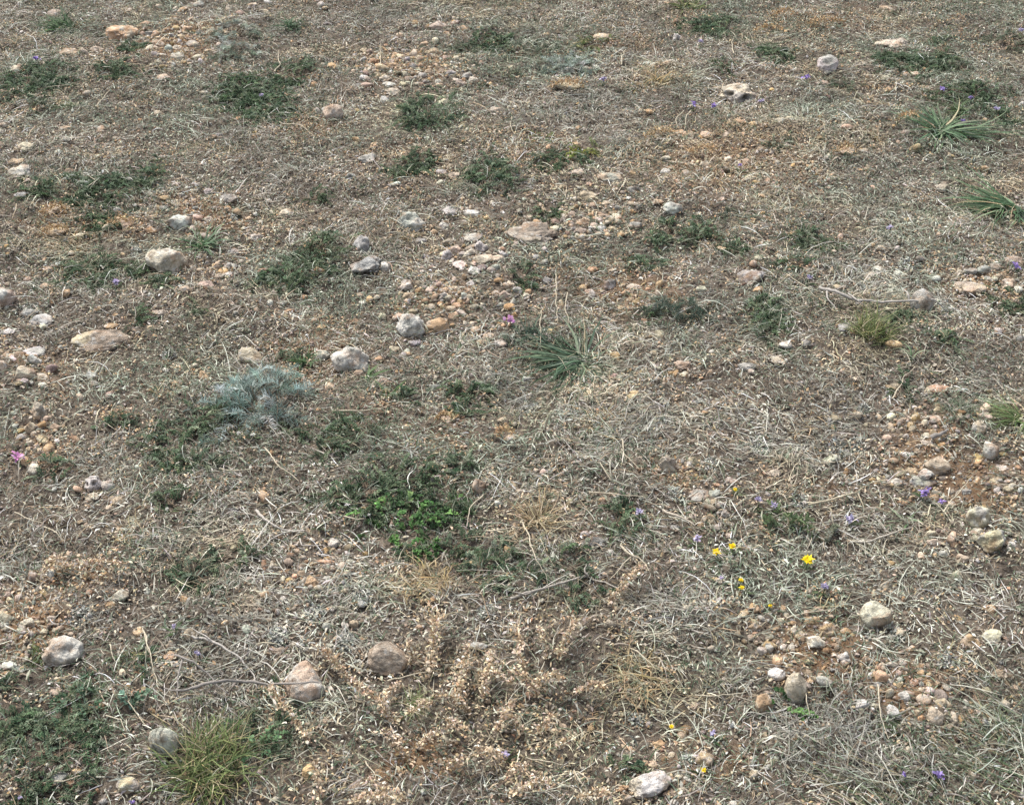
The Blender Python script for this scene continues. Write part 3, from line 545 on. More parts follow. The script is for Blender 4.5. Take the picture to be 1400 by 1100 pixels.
def spike(p0, p1, desc, fat=8, dens=1., pal=TANC, name='dry_flower_spike', cat='dried flower', bend=0.):
    mx, my = (p0[0]+p1[0])/2, (p0[1]+p1[1])/2; S, th = scale(mx, my); P = hit(*p0); root = thing(name, P)
    A = hit(*p0, .010); Bp = hit(*p1, .036); Mid = (A+Bp)/2+np.array([bend, 0, .012]); L = np.linalg.norm(Bp-A)
    q = wig([A, Mid, Bp], 14, .0015); st = Soup(); tube(st, q, .0013, .0007, (.36, .26, .16), 5)
    for _ in range(int(L/.009)):
        k = rng.integers(1, 13); dv = rng.normal(0, 1, 3); dv[2] = abs(dv[2])+.3; dv *= fat*S*.75/np.linalg.norm(dv); tube(st, [q[k], q[k]+dv*.5, q[k]+dv+np.array([0, 0, .002])], .0006, .0003, (.40, .28, .18), 4)
    n = max(40, int(L/.001*3.0*dens*fat/8)); u = rng.uniform(0, 13, n); i = np.minimum(u.astype(int), 12); f = (u-i)[:, None]
    B = q[i]*(1-f)+q[i+1]*f
    clump = vn(u*1.3, np.full(n, px_seed(p0))); B = B+rng.normal(0, 1, (n, 3))*np.array([1, 1.1, .8])*(fat*S*.47*(.75+.5*clump))[:, None]
    B[:, 2] = np.maximum(B[:, 2], height(B[:, 0], B[:, 1])+.001)
    s = Soup(); az_ = rng.uniform(0, TAU, n); el = rng.uniform(-.3, 1.3, n)
    blades(s, B, az_, el, el-rng.uniform(.2, 1.6, n), rng.lognormal(math.log(.0050), .4, n), rng.lognormal(math.log(.0025), .4, n), pick(pal, n, .25), 3, prof='leaf', roll=rng.uniform(0, 3, n))
    obj('stem', st.mesh('stem', P), M_bark, root); obj('bracts', s.mesh('bracts', P), M_straw, root)
    item(root, desc, cat, mx, my); return root
def px_seed(p): return float(int(p[0]*7+p[1]) % 97)
def twig(paths, r, desc, c=(.36, .33, .29), name='twig', cat='twig', lift=.012, full=False):
    P = hit(*paths[0][0]); s = Soup()
    for k, pa in enumerate(paths):
        S, th = scale(*pa[0]); rr = r*S*(1 if k == 0 else .62)
        pts = [hit(x, y, lift*(1+.4*math.sin(i*1.7))) for i, (x, y) in enumerate(pa)]
        L = sum(np.linalg.norm(np.subtract(pts[i+1], pts[i])) for i in range(len(pts)-1))
        tube(s, wig(pts, max(6, int(L/.008)), .0011), rr, rr*.45, c, 6, .12)
    o = obj(name, s.mesh(name, P), M_bark, None, P); mx, my = paths[0][len(paths[0])//2]; item(o, desc, cat, mx, my, full=full); return o
def flower(px, py, kind, size=14, up=12, desc=''):
    S, th = scale(px, py); P = hit(px, py+up); h = up*S/math.cos(th); top = P+np.array([0, 0, h]); root = thing('wildflower', P)
    st = Soup(); tube(st, wig([P, P+np.array([.002, 0, h*.5]), top], 6, .0006), .0009, .0007, (.10, .15, .06), 5)
    bl = 6; B = np.repeat(P[None], bl, 0); 
    lv = Soup(); blades(lv, B, rng.uniform(0, TAU, bl), .6, -.1, rng.uniform(.015, .03, bl), .003, pick(GRN, bl), 4, prof='leaf')
    pt = Soup(); R_ = size*S/2
    if kind == 'y':
        n = 26; a_ = np.arange(n)/n*TAU*2+rng.normal(0, .08, n); lay = (np.arange(n) >= n//2)
        blades(pt, np.repeat(top[None], n, 0)+np.array([0, 0, .0005])*lay[:, None], a_, .35+.35*lay+rng.normal(0, .25, n), -.05+.3*lay+rng.normal(0, .3, n), R_*np.where(lay, .7, 1.1)*rng.uniform(.75, 1.1, n), R_*.36, pick([(.86, .68, .02), (.80, .58, .01)], n, .06), 3, prof='leaf', roll=rng.normal(0, .15, n))
        hc = Soup(); V, F = ICO[2]; q = V*np.array([.28, .28, .16])*R_+top+np.array([0, 0, .0012]); hc.add(q, F, np.array((.75, .45, .01)))
        obj('disc', hc.mesh('disc', P), M_petal, root)
    else:
        pal = {'p': [(.30, .21, .50), (.40, .31, .60), (.22, .16, .38)], 'l': [(.42, .37, .54), (.34, .30, .44), (.52, .47, .6)], 'm': [(.50, .22, .44), (.58, .33, .52)], 'w': [(.75, .74, .68), (.65, .64, .58)]}[kind]
        n = 20; a_ = rng.uniform(0, TAU, n); el = rng.uniform(-.2, 1.3, n)
        B = top+rng.normal(0, .22, (n, 3))*R_*np.array([1.2, .9, .6])
        blades(pt, B, a_, el, el-.9, R_*rng.uniform(.6, 1.1, n), R_*rng.uniform(.35, .6, n), pick(pal, n, .15), 3, prof='leaf')
    obj('stem', st.mesh('stem', P), M_leaf, root); obj('leaves', lv.mesh('leaves', P), M_leaf, root); obj('petals', pt.mesh('petals', P), M_petal, root)
    item(root, desc, 'flower', px, py); return root

# ------------------------------------------------------------------ green mats
CR = [(35,122,44,14),(65,97,24,9),(158,96,28,11),(185,70,15,10),(335,125,36,18),(368,150,42,20),(400,102,33,14),(672,60,26,11),(670,240,36,18),(720,75,40,14,'g'),
 (90,264,46,14),(150,262,34,17),(202,242,20,16),(128,374,38,19),(190,376,20,9),(86,377,16,9),(142,308,26,13),(222,386,16,9),(400,378,48,20),(362,390,15,8),(430,272,15,6),
 (180,440,14,8),(278,422,16,7),(570,228,25,15),(252,594,30,20),(236,632,22,15),(205,610,14,9),(165,590,20,16),(302,572,28,20),(275,637,22,9),(72,640,16,9),(235,690,24,12),(320,762,32,11),(265,790,30,15),
 (484,584,30,15),(412,588,20,11),(447,610,22,13),(510,632,26,11),(546,650,26,15),(500,673,42,14),(571,665,14,26),(606,656,30,17),(632,636,17,11),(450,682,15,8),(560,757,20,12),(630,745,22,20),(655,790,24,23),(678,762,22,11),
 (725,792,20,20),(795,755,15,8),(790,779,18,11),(785,818,19,8),(816,818,20,8),(850,712,31,22),(618,695,18,9),(635,562,16,9),(715,382,10,13),(752,297,13,10),(915,320,9,11),(900,338,12,7),(958,325,19,13),(980,341,14,7),(885,362,16,9),
 (884,440,15,9),(1040,430,26,13),(1058,450,16,20),(1112,331,30,11),(1085,362,18,9),(1230,525,22,13),(1236,441,20,8),(1385,415,20,15),(1225,87,32,12),(1290,76,17,16),(1268,91,24,9),(1328,130,50,11),(1357,160,20,10),(1062,77,22,13),(972,38,32,12),(987,91,11,7),
 (760,219,20,11),(802,222,11,10),(100,962,26,22),(75,985,24,17),(32,1002,36,26),(92,1022,38,28),(60,1080,42,16),(130,1076,13,9),(182,906,18,9),(346,1000,20,14),(372,990,24,34),(20,935,20,12),(640,70,20,8,'g'),(850,1052,16,9),(1000,345,20,8),(540,238,14,7),
 (1130,740,20,10,'g'),(1290,470,20,9),(400,498,16,10),(560,545,28,8),(640,540,30,9),(1010,300,24,9,'g'),(1150,120,26,8,'g'),(320,130,20,10),(45,150,30,8,'g'),(1380,60,30,10,'g'),(1310,95,20,7,'g'),(760,480,20,10,'g'),(690,110,28,10,'g'),(1060,200,22,8,'g')]
for k, t in enumerate(CR):
    x, y, rx, ry = t[:4]; g_ = len(t) > 4
    sz = 'large' if rx > 34 else 'medium' if rx > 22 else 'small'
    creep(x, y, rx, ry, f"{sz} {'grey-green thin' if g_ else 'dark green'} {'wide ' if rx > 2*ry else 'tall ' if ry > rx else ''}mat of creeping herb", GGRN if g_ else DGRN, 1.4 if g_ else 3.0, hgt=.012 if y > 500 else .010, blen=(.015, .045))
creep(585, 160, 38, 24, 'thick dark green creeping herb in the upper middle below the orange gravel', DGRN, 2.2, hgt=.016, full=True)
creep(436, 343, 26, 20, 'dense dark green bushy herb standing highest in the left middle', DGRN, 2.2, hgt=.024, full=True)
creep(562, 712, 46, 20, 'bright green broad-leaved herb in the centre foreground', BGRN, 1.5, leaf=(.005, .009), wd=.0052, broad=True, hgt=.022, full=True)
creep(520, 690, 34, 20, 'sprawling dark green mat beside the bright green herb', DGRN, 2.8, hgt=.012, full=True)
creep(610, 700, 24, 16, 'ragged dark green branching sprig', DGRN, 2.6, hgt=.012)
creep(575, 735, 26, 16, 'lower lobe of bright green herb with rounded leaves', BGRN, 1.3, leaf=(.005, .009), wd=.0055, broad=True, hgt=.02)
creep(927, 433, 33, 15, 'blue-green wiry bush left of the small dark mats in the right middle', [(.07, .10, .075), (.11, .14, .11), (.05, .075, .055)], 2.0, leaf=(.006, .014), wd=.0011, hgt=.015, full=True)
creep(352, 554, 48, 33, 'silvery blue-grey feathery shrub left of centre', [(.20, .275, .245), (.27, .345, .31), (.12, .17, .14), (.42, .48, .45)], 1.15, leaf=(.010, .026), wd=.0011, hgt=.034, blen=(.03, .075), name='creeping_shrub', full=True)
creep(777, 94, 28, 11, 'blue-green rosette shrub with a pale bare stalk in the top middle', [(.22, .275, .23), (.31, .355, .31), (.15, .19, .16), (.40, .42, .36)], 1.6, leaf=(.006, .016), wd=.0014, hgt=.012, name='creeping_shrub', full=True)
creep(315, 46, 32, 12, 'pale blue-green feathery shrub beside the upper left gravel', BLUE, .6, leaf=(.008, .02), wd=.0012, hgt=.012, name='creeping_shrub', full=True)
creep(326, 76, 20, 12, 'small blue-green feathery sprig', BLUE, 1., leaf=(.006, .014), wd=.0013, hgt=.02)
creep(181, 972, 14, 9, 'small blue-green fleshy sprig', [(.12, .20, .13), (.18, .27, .19)], 3., leaf=(.006, .010), wd=.004, broad=True, hgt=.02)
creep(1075, 970, 17, 13, 'small fresh green broad-leaved sprig', BGRN, 1.6, leaf=(.006, .010), wd=.005, broad=True, hgt=.015)
creep(108, 950, 20, 16, 'dusky green fleshy-leaved sprig', [(.07, .12, .07), (.10, .16, .10)], 2., leaf=(.006, .009), wd=.004, broad=True, hgt=.022)
creep(360, 1030, 18, 10, 'fresh green broad-leaved sprig', [(.09, .17, .08), (.13, .22, .11)], 1.6, leaf=(.005, .009), wd=.004, broad=True, hgt=.02)
creep(1068, 728, 26, 15, 'toothed green leafy herb beside the yellow flowers', GRN, 2., leaf=(.008, .018), wd=.0032, broad=True, hgt=.03)
creep(795, 205, 26, 8, 'yellow-green mossy sprig', YGRN, 1.1, hgt=.012)
creep(792, 213, 8, 6, 'bright yellow-green little sprig', [(.30, .33, .05), (.22, .27, .06)], 2.5, hgt=.012)
creep(755, 190, 18, 6, 'yellow-green thin mossy sprig', YGRN, 1.4, hgt=.01)
creep(815, 60, 30, 9, 'olive mossy sprig', YGRN, .8, hgt=.01)
creep(700, 395+187-110, 6, 5, 'tiny silvery sprig', BLUE, 2, hgt=.01)

# ------------------------------------------------------------------ tussocks and tufts
TG = [(.085, .15, .075), (.12, .19, .10), (.055, .10, .055), (.19, .25, .15)]
tuft(1288, 181, 150, 78, TG, 'bold dark green tussock with long strap leaves at the upper right', el=(.05, .6), wpx=3.6, full=True, dry=14, rad=8, name='grass_tussock')
tuft(1300, 184, 26, 120, TG, 'long trailing green leaves reaching right from the upper right tussock', az=-8, spread=14, el=(.1, .4), wpx=2.6, full=True)
tuft(1388, 286, 190, 104, TG, 'bluish green tussock cut by the right edge, leaves swept left', az=200, spread=40, el=(.05, .6), end=(-.4, .1), wpx=3.6, full=True, dry=16, rad=9, name='grass_tussock')
tuft(797, 494, 170, 108, [(.055, .10, .06), (.085, .135, .08), (.13, .175, .11)], 'dark green tussock in the centre with leaves swept left', az=188, spread=42, el=(.02, .42), end=(-.25, .1), wpx=3.3, full=True, dry=8, rad=8, name='grass_tussock')
tuft(800, 498, 30, 58, [(.055, .09, .05), (.09, .13, .075)], 'short dark leaves fanning down right from the dark green tussock', az=-70, spread=40, el=(.1, .6), wpx=3, full=True)
tuft(722, 458, 90, 40, [(.06, .10, .07), (.09, .13, .09), (.04, .07, .05)], 'fine blue-green tuft left of the dark green tussock', wpx=1.6, full=True, rad=14)
tuft(277, 338, 80, 54, [(.10, .17, .09), (.15, .22, .12), (.20, .27, .17)], 'spiky green rosette growing beside the big cream boulder', el=(.2, 1.1), end=(-.6, .2), wpx=2.4, full=True, rad=4, name='grass_tussock')
tuft(288, 1052, 430, 80, YGRN, 'big olive green grass tussock in the lower left', el=(.2, 1.3), end=(-.5, .7), wpx=2.5, full=True, dry=200, rad=42, name='grass_tussock', w=[3, 2, 4, 1])
tuft(872, 932, 190, 66, GOLDC, 'golden dry grass tuft fanning out in the lower middle', el=(.05, .8), wpx=1.8, full=True, rad=24, dry=90, daz=.9, name='dry_grass_tuft')
tuft(585, 795, 150, 52, GOLDC, 'golden brown dry tuft below the bright green herb', el=(.1, .9), wpx=1.7, full=True, rad=26, dry=60, daz=.9, name='dry_grass_tuft')
tuft(733, 714, 150, 58, STRAW, 'straw coloured tuft with upright blades above the dark grey slab', el=(.3, 1.2), end=(-.2, .6), wpx=1.7, full=True, rad=12, name='dry_grass_tuft')
tuft(1192, 458, 230, 50, [(.13, .17, .06), (.18, .21, .08), (.28, .27, .13), (.09, .12, .045)], 'yellow-green grass tuft in the right middle', el=(.4, 1.3), end=(-.1, .8), wpx=1.7, full=True, rad=24, dry=60, name='grass_tussock')
tuft(1392, 574, 120, 66, [(.12, .19, .07), (.17, .24, .10), (.25, .28, .14)], 'fresh green fine tuft at the right edge above the angular stone', az=185, spread=45, el=(.2, 1.), wpx=1.5, full=True, rad=9, dry=20, name='grass_tussock')
tuft(1310, 566, 130, 34, GGRN, 'hazy grey-green fine tuft left of the cream block', wpx=1.3, el=(.4, 1.3), full=True, rad=18)
tuft(88, 38, 130, 46, [(.07, .12, .055), (.11, .165, .08), (.05, .09, .045)], 'green grass tuft left of the big orange stone', az=190, spread=45, wpx=1.8, full=True, rad=16, name='grass_tussock')
tuft(112, 146, 60, 62, [(.09, .14, .065), (.13, .19, .09), (.28, .27, .16)], 'thin green blades lying left across dry grass', az=195, spread=18, el=(.05, .4), wpx=1.8, rad=6)
tuft(402, 38, 110, 28, [(.05, .095, .05), (.08, .13, .07)], 'dark green grass tuft at the top', wpx=1.6, rad=10)
tuft(415, 497, 70, 34, [(.07, .12, .05), (.10, .16, .07)], 'green bladed tuft left of the pointed grey rock', el=(.3, 1.2), wpx=2.6, rad=8, full=True)
tuft(500, 520, 14, 42, [(.13, .20, .08), (.17, .24, .11)], 'pair of upright green leaves right of the pointed grey rock', az=60, spread=12, el=(.5, .9), wpx=4, rad=3, full=True)
tuft(528, 545, 16, 40, [(.13, .21, .08), (.2, .27, .12)], 'fresh green straps of leaf', az=70, spread=30, el=(.3, .9), wpx=2.6, rad=4)
tuft(565, 966, 90, 42, [(.12, .17, .06), (.20, .23, .10), (.36, .34, .2)], 'fine green grass tuft among dry flower spikes', el=(.3, 1.2), wpx=1.3, rad=14, full=True)
tuft(55, 900, 60, 32, [(.10, .14, .05), (.16, .19, .07)], 'small green tuft at the left foot of the cream boulder', el=(.4, 1.3), wpx=1.8, rad=10, full=True)
tuft(180, 895, 40, 30, YGRN, 'small yellow-green tuft', wpx=1.6, rad=10)
tuft(942, 8, 90, 34, YGRN, 'yellow-green tuft on the top edge', wpx=1.7, rad=16, full=True)
tuft(900, 113, 110, 34, GOLDC, 'golden dry tuft left of the grey pitted stone', wpx=1.6, rad=10, name='dry_grass_tuft')
tuft(870, 120, 60, 30, GOLDC, 'tawny dry tuft', wpx=1.5, rad=10, name='dry_grass_tuft')
tuft(1200, 190, 60, 22, GOLDC, 'yellow dry tuft left of the upper right tussock', wpx=1.6, rad=8, name='dry_grass_tuft')
tuft(560, 322, 80, 22, GOLDC, 'rusty dry tuft at the foot of the grey arched stone', wpx=1.4, rad=10, name='dry_grass_tuft', full=True)
tuft(645, 305, 60, 22, GOLDC, 'tawny dry tuft in front of the grey ridge', wpx=1.4, rad=10, name='dry_grass_tuft')
tuft(1390, 305, 30, 40, GOLDC, 'yellowed dry blades below the right edge tussock', az=-100, spread=12, wpx=2, rad=6, name='dry_grass_tuft', full=True)
tuft(1310, 155, 60, 30, [(.10, .15, .07), (.14, .18, .09)], 'arching green tuft above the upper right tussock', wpx=1.7, el=(.5, 1.2), rad=10, full=True)
tuft(1240, 712, 12, 34, [(.16, .22, .12), (.24, .28, .18)], 'small star-shaped plant with pale green leaves', el=(.1, .7), wpx=4, rad=2, full=True)
tuft(1245, 492, 8, 40, [(.16, .22, .12), (.26, .30, .2)], 'single bent grass blade in the right middle', el=(1.2, 1.4), end=(-1.2, -.6), wpx=3, rad=3, full=True)
tuft(1140, 491, 18, 30, [(.16, .19, .15), (.22, .25, .20)], 'flat grey-green strap leaves', el=(0, .2), wpx=4, rad=4)
tuft(1120, 345, 60, 34, GREYC, 'pale grey star-like dead tuft', wpx=1.6, rad=3, el=(.05, .5), name='dry_grass_tuft')
tuft(1240, 1000, 60, 46, [(.09, .13, .06), (.14, .18, .09)], 'dense green bundle of blades below the stone row', az=150, spread=14, el=(.05, .4), wpx=1.9, rad=10, full=True)
for i, (x, y, n, L, az) in enumerate([(1300,1095,70,150,148),(1360,1060,70,140,140),(1398,1020,60,130,132),(1400,950,30,100,130),(1380,1090,90,150,150),(1230,1095,60,130,155),(1395,1060,50,130,140),(1335,1010,20,90,128),(1180,1100,50,110,150)]):
    tuft(x, y, int(n*.6), L*.85, [(.14, .19, .10), (.20, .24, .14), (.11, .14, .08), (.34, .34, .26), (.40, .40, .33)], 'swathe of long green blades', az=az, spread=17, el=(.02, .4), end=(-.2, .15), wpx=1.9, rad=42, group='long grass in the lower right corner', dry=16, daz=.4)
GT = [(830,578,90,50),(800,560,60,40),(860,590,60,44),(940,838,100,58),(905,815,60,40),(985,850,60,44),(1150,990,80,60),(1090,1020,70,54),(1190,1040,60,54),(1080,980,60,50),(95,345,70,40),(35,340,40,30),(120,628,70,46),(160,600,50,36),(215,752,60,50),
 (190,730,50,46),(305,695,50,40),(320,660,40,36),(45,735,40,36),(30,780,60,34),(450,905,20,20),(430,960,80,44),(395,975,40,30),(760,750,50,36),(745,735,40,30),(1110,580,60,44),(1150,575,60,40),(1090,610,50,36),(640,450,40,26),(690,460,30,24),(1030,440,40,30),(900,560,40,36),
 (1005,560,50,36),(970,590,40,36),(150,18,60,24),(30,55,60,24),(440,30,50,22),(600,15,50,20),(700,110,60,26),(850,190,60,24),(1190,140,60,26),(1220,150,40,24),(1100,270,50,24),(1310,265,60,24),(1250,300,60,28),(1370,340,40,26),(700,20,50,22),(1330,300,50,26),(540,330,60,34),
 (620,385,40,20),(310,210,50,24),(300,320,40,22),(730,250,50,22),(330,500,50,40),(285,470,50,40),(230,540,50,36),(560,600,40,34),(665,520,50,40),(700,560,60,44),(1180,860,50,40),(1130,830,60,44),(1060,795,60,40),(1200,930,40,36),(960,1060,60,50),(1000,1085,60,50),(700,1050,60,44),
 (650,1070,60,50),(470,1070,60,50),(590,1090,50,44),(760,1070,50,44),(800,1000,50,40),(230,1090,50,44),(120,1040,40,36),(310,930,40,30),(340,880,50,36),(960,960,60,44),(1000,930,50,40),(1270,820,60,44),(1330,810,50,40),(1380,830,50,44),(1300,900,40,36),(650,850,50,36),(700,880,40,36),(620,820,50,36)]
for i, (x, y, n, L) in enumerate(GT):
    pal = GREYC if i % 5 else STRAW
    S_ = 'pale grey' if pal is GREYC else 'straw coloured'
    sz = 'wide' if L > 45 else 'medium' if L > 30 else 'small'
    tuft(x, y, n, L, pal, f'{sz} {S_} dead grass tangle', el=(.02, .7), end=(-.4, .2), wpx=1.35 if y > 500 else 1.2, rad=L*.55, name='dead_grass_tuft', cat='dead grass', daz=.9)

# ------------------------------------------------------------------ dried flower spikes
SP = [((585,925),(598,840),11),((566,905),(556,872),8),((625,960),(640,880),12),((660,955),(672,890),9),((545,988),(480,932),9),((478,930),(432,880),8),((420,1012),(368,940),8),((560,1035),(524,998),9),((568,1022),(622,994),8),((610,1048),(682,1030),8),
 ((480,1096),(560,1090),11),((530,1098),(505,1062),9),((716,925),(705,850),8),((748,903),(737,855),7),((762,898),(792,846),9),((736,952),(700,912),9),((732,935),(772,925),9),((786,946),(826,938),7),((735,1002),(762,975),9),((762,1022),(786,1010),7),((700,1086),(752,1068),12),((788,1092),(838,1088),9),
 ((834,823),(882,771),9),((84,778),(174,770),6),((440,1100),(428,1040),7),((690,1040),(650,1022),7),((700,960),(680,1000),9),((640,970),(600,950),9),((545,935),(520,965),7),((610,985),(640,1000),7),((715,1000),(690,975),8),((720,1048),(690,1062),7),((60,782),(90,762),11),((660,920),(700,935),8),((590,960),(560,975),6)]
for a_, b_, f in SP:
    spike(a_, b_, f"{'fat' if f > 9 else 'slender' if f < 8 else 'ragged'} tan spike of dried flowers", f, 1.0)
for (x, y, rx) in [(1155, 205, 16), (775, 117, 24), (78, 315, 18), (165, 303, 20), (75, 287, 18), (1050, 40, 20), (1070, 18, 14), (610, 570, 16), (900, 185, 20), (1240, 160, 14),(690,592,12),(1130,30,26),(960,205,22)]:
    spike((x-rx, y+2), (x+rx, y-2), 'low orange-tan clump of dry scaly leaves', 8, .9, [(.48, .33, .18), (.55, .42, .25), (.36, .23, .12)], name='dry_leaf_clump', cat='dry plant')

# ------------------------------------------------------------------ twigs, stalks
twig([[(262,940),(290,932),(330,931),(365,934),(400,932),(436,933)],[(240,895),(262,902),(283,921),(312,950)],[(250,901),(242,925),(243,952)],[(262,940),(245,944),(225,940)]], 2.5, 'forked grey stick lying across the two-tone boulder', (.27, .245, .22), lift=.032, full=True)
twig([[(262,869),(300,882),(330,900),(345,922),(352,942)],[(300,882),(285,872),(262,858)]], 1.9, 'curved bare twig above the forked grey stick', (.42, .39, .35), full=True)
twig([[(1120,393),(1145,399),(1172,411),(1205,413),(1240,412),(1276,409),(1292,424)],[(1131,397),(1133,408),(1144,421)],[(1160,402),(1172,411),(1182,418)],[(1243,411),(1240,402),(1235,395)]], 2.2, 'long forked grey twig crossing the round grey-topped boulder', (.40, .37, .33), lift=.022, full=True)
twig([[(698,818),(740,805),(775,795),(805,787),(822,796),(848,806)],[(805,787),(799,778),(802,770)],[(740,806),(715,812),(700,808)]], 2.2, 'dead grey branch lying over green mats left of the dry spike', (.33, .30, .26), full=True)
twig([[(848,745),(862,757),(876,762),(886,781)],[(866,757),(850,772),(832,795)]], 1.6, 'thin bent straw twig above the dry flower spike', (.5, .44, .33), full=True)
twig([[(350,697),(362,710),(385,722),(416,726)],[(396,726),(375,735),(358,750)],[(410,736),(412,745),(430,746),(442,744)]], 2., 'branched pale twig above the small gravel heap', (.45, .41, .36), full=True)
twig([[(906,697),(925,705),(949,718)]], 2., 'short pale twig left of the magenta-tinted flower', (.46, .40, .32))
twig([[(1105,690),(1140,680),(1172,672),(1192,660),(1212,656)],[(1172,672),(1182,690),(1183,698)]], 1.8, 'straw twig with a side branch', (.4, .35, .25))
twig([[(1162,741),(1190,739),(1220,728),(1245,721)]], 1.7, 'thin pale twig leading to the star-shaped plant', (.45, .41, .34))
twig([[(1273,598),(1284,594),(1295,588)]], 3.6, 'short thick dark stick in the right hand gravel', (.24, .22, .2), full=True)
ST = [((715,714),(752,806),.05),((195,858),(216,931),.02),((196,862),(204,890),.02),((362,612),(408,656),.02),((661,676),(640,718),.012),((760,374),(763,442),.012),((776,400),(779,440),.012),((740,425),(742,485),.01),((130,146),(150,124),.012),((384,170),(431,187),.008),
 ((520,98),(520,58),.01),((376,98),(380,70),.01),((935,152),(928,176),.01),((944,152),(936,178),.01),((1003,72),(1004,50),.01),((640,1050),(648,1020),.01),((500,1040),(512,1068),.012),((720,1035),(780,1045),.012),((460,988),(480,992),.012),((551,970),(586,980),.015),((700,1085),(760,1080),.01),
 ((785,1052),(805,1085),.02),((790,1055),(812,1063),.02),((1200,935),(1215,1010),.02),((950,950),(1020,946),.015),((300,640),(345,640),.01),((455,560),(530,555),.01),((805,672),(880,678),.012),((1075,845),(1145,830),.01),((665,725),(710,720),.01),((530,930),(590,918),.02),
 ((150,880),(158,905),.01),((850,600),(872,640),.01),((820,632),(836,655),.01),((470,705),(500,708),.012),((60,720),(90,740),.01),((1290,700),(1330,650),.02),((1100,940),(1108,975),.015),((1155,500),(1180,520),.01),((880,870),(930,850),.01),((1220,545),(1250,500),.01),((1075,375),(1115,405),.01),
 ((120,255),(122,240),.01),((700,160),(705,185),.01),((1225,125),(1224,105),.01),((850,90),(855,70),.01),((60,1070),(115,1060),.01),((145,978),(172,998),.012),((165,945),(205,1000),.008),((20,700),(60,715),.01)]
for a_, b_, lf in ST:
    mid = ((a_[0]+b_[0])/2+rng.normal(0, 4), (a_[1]+b_[1])/2+rng.normal(0, 3))
    twig([[a_, mid, b_]], 1.05 if a_[1] > 500 else .8, f"{'upright' if abs(a_[0]-b_[0]) < 15 else 'slanting' if abs(a_[1]-b_[1]) > 12 else 'flat-lying'} dry straw stalk", (.50, .44, .33), name='straw_stalk', cat='stalk', lift=lf)
def lichen(px, py, w, desc):
    S, th = scale(px, py); P = hit(px, py); n = int(w*9); r = w*S/2
    t = rng.uniform(0, TAU, n); q = np.sqrt(rng.uniform(0, 1, n)); B = np.stack([P[0]+np.cos(t)*q*r, P[1]+np.sin(t)*q*r*1.3, np.zeros(n)], 1); B[:, 2] = height(B[:, 0], B[:, 1])+rng.uniform(0, .010, n)*(1-q)
    s = Soup(); blades(s, B, rng.uniform(0, TAU, n), rng.uniform(0, 1.3, n), rng.uniform(-1, .5, n), rng.uniform(.004, .009, n), rng.uniform(.002, .0045, n), pick([(.40, .41, .36), (.52, .52, .46), (.26, .26, .22), (.10, .10, .085)], n, .2), 2, prof='leaf')
    o = obj('lichen_clump', s.mesh('lichen_clump', P), M_litter, None, P); item(o, desc, 'lichen', px, py)
for x, y, w in [(925,677,24),(38,428,34),(616,288,26),(970,637,26),(1035,610,34),(430,840,30),(495,815,26),(470,880,30),(380,870,28),(1145,615,26),(1095,688,30),(230,485,20),(725,560,24),(590,392,26),(615,345,18),(665,835,24),(1290,420,24),(1320,360,22),(320,300,18),(185,345,18),(55,388,18),(1225,870,22),(1295,905,24),(110,845,30),(940,1040,18),(1170,612,20),(1180,395,22),(1240,360,24),(870,985,16),(1180,560,16)]:
    lichen(x, y, w, f"{'wide' if w > 27 else 'middling' if w > 20 else 'little'} crust of pale grey lichen")

# ------------------------------------------------------------------ flowers
for x, y, k, s_ in [(53,82,'p',12),(160,386,'l',14),(358,130,'l',10),(1102,106,'p',13),(1286,122,'p',11),(1325,134,'p',10),(1314,164,'p',9),(1395,42,'l',12),(948,142,'p',10),(975,146,'p',12),(1040,139,'l',10),(957,57,'l',9),(1011,226,'p',9),(824,108,'l',12),(1215,311,'l',12),(1387,364,'p',16),(1105,378,'l',12),(1360,150,'l',12),
 (873,700,'l',15),(951,735,'l',14),(1160,710,'l',18),(1262,672,'p',19),(1285,685,'p',12),(1125,801,'l',15),(1057,690,'l',14),(1035,683,'l',12),(240,856,'l',9),(272,892,'l',11),(973,1001,'l',13),(691,1030,'l',18),(1282,1059,'p',18),(1234,1058,'p',9),(184,1096,'p',10),(30,1090,'l',9),(985,790,'l',8)]:
    flower(x, y, k, s_*.85, 10, f"{'big' if s_ > 14 else 'small'} {'violet' if k == 'p' else 'pale lilac'} flower")
flower(697, 437, 'm', 17, 10, 'bright magenta flower head'); flower(27, 625, 'm', 17, 10, 'pink magenta flower')
for x, y, s_, d in [(978,755,14,'left of the two yellow flowers growing close together'),(1000,747,12,'right of the two yellow flowers growing close together'),(1102,766,20,'full bright yellow flower standing alone'),(1012,793,8,'upper tiny yellow bud'),(1013,803,9,'lower tiny yellow bud'),(917,993,8,'tiny yellow flower beside white crumbs'),(961,1052,9,'tiny yellow ball flower above a thin stem'),(1052,828,7,'half-hidden dull yellow flower at the gravel edge'),(1004,669,7,'tiny yellow flower near lichen')]:
    flower(x, y, 'y', s_*1.0, 12 if s_ > 9 else 8, d)
for x, y in [(328,592),(347,594),(290,582),(435,716),(475,690),(505,703),(80,361),(140,365),(230,695),(636,749)]:
    flower(x, y, 'w', 7, 6, 'tiny white flower')
finish_labels()

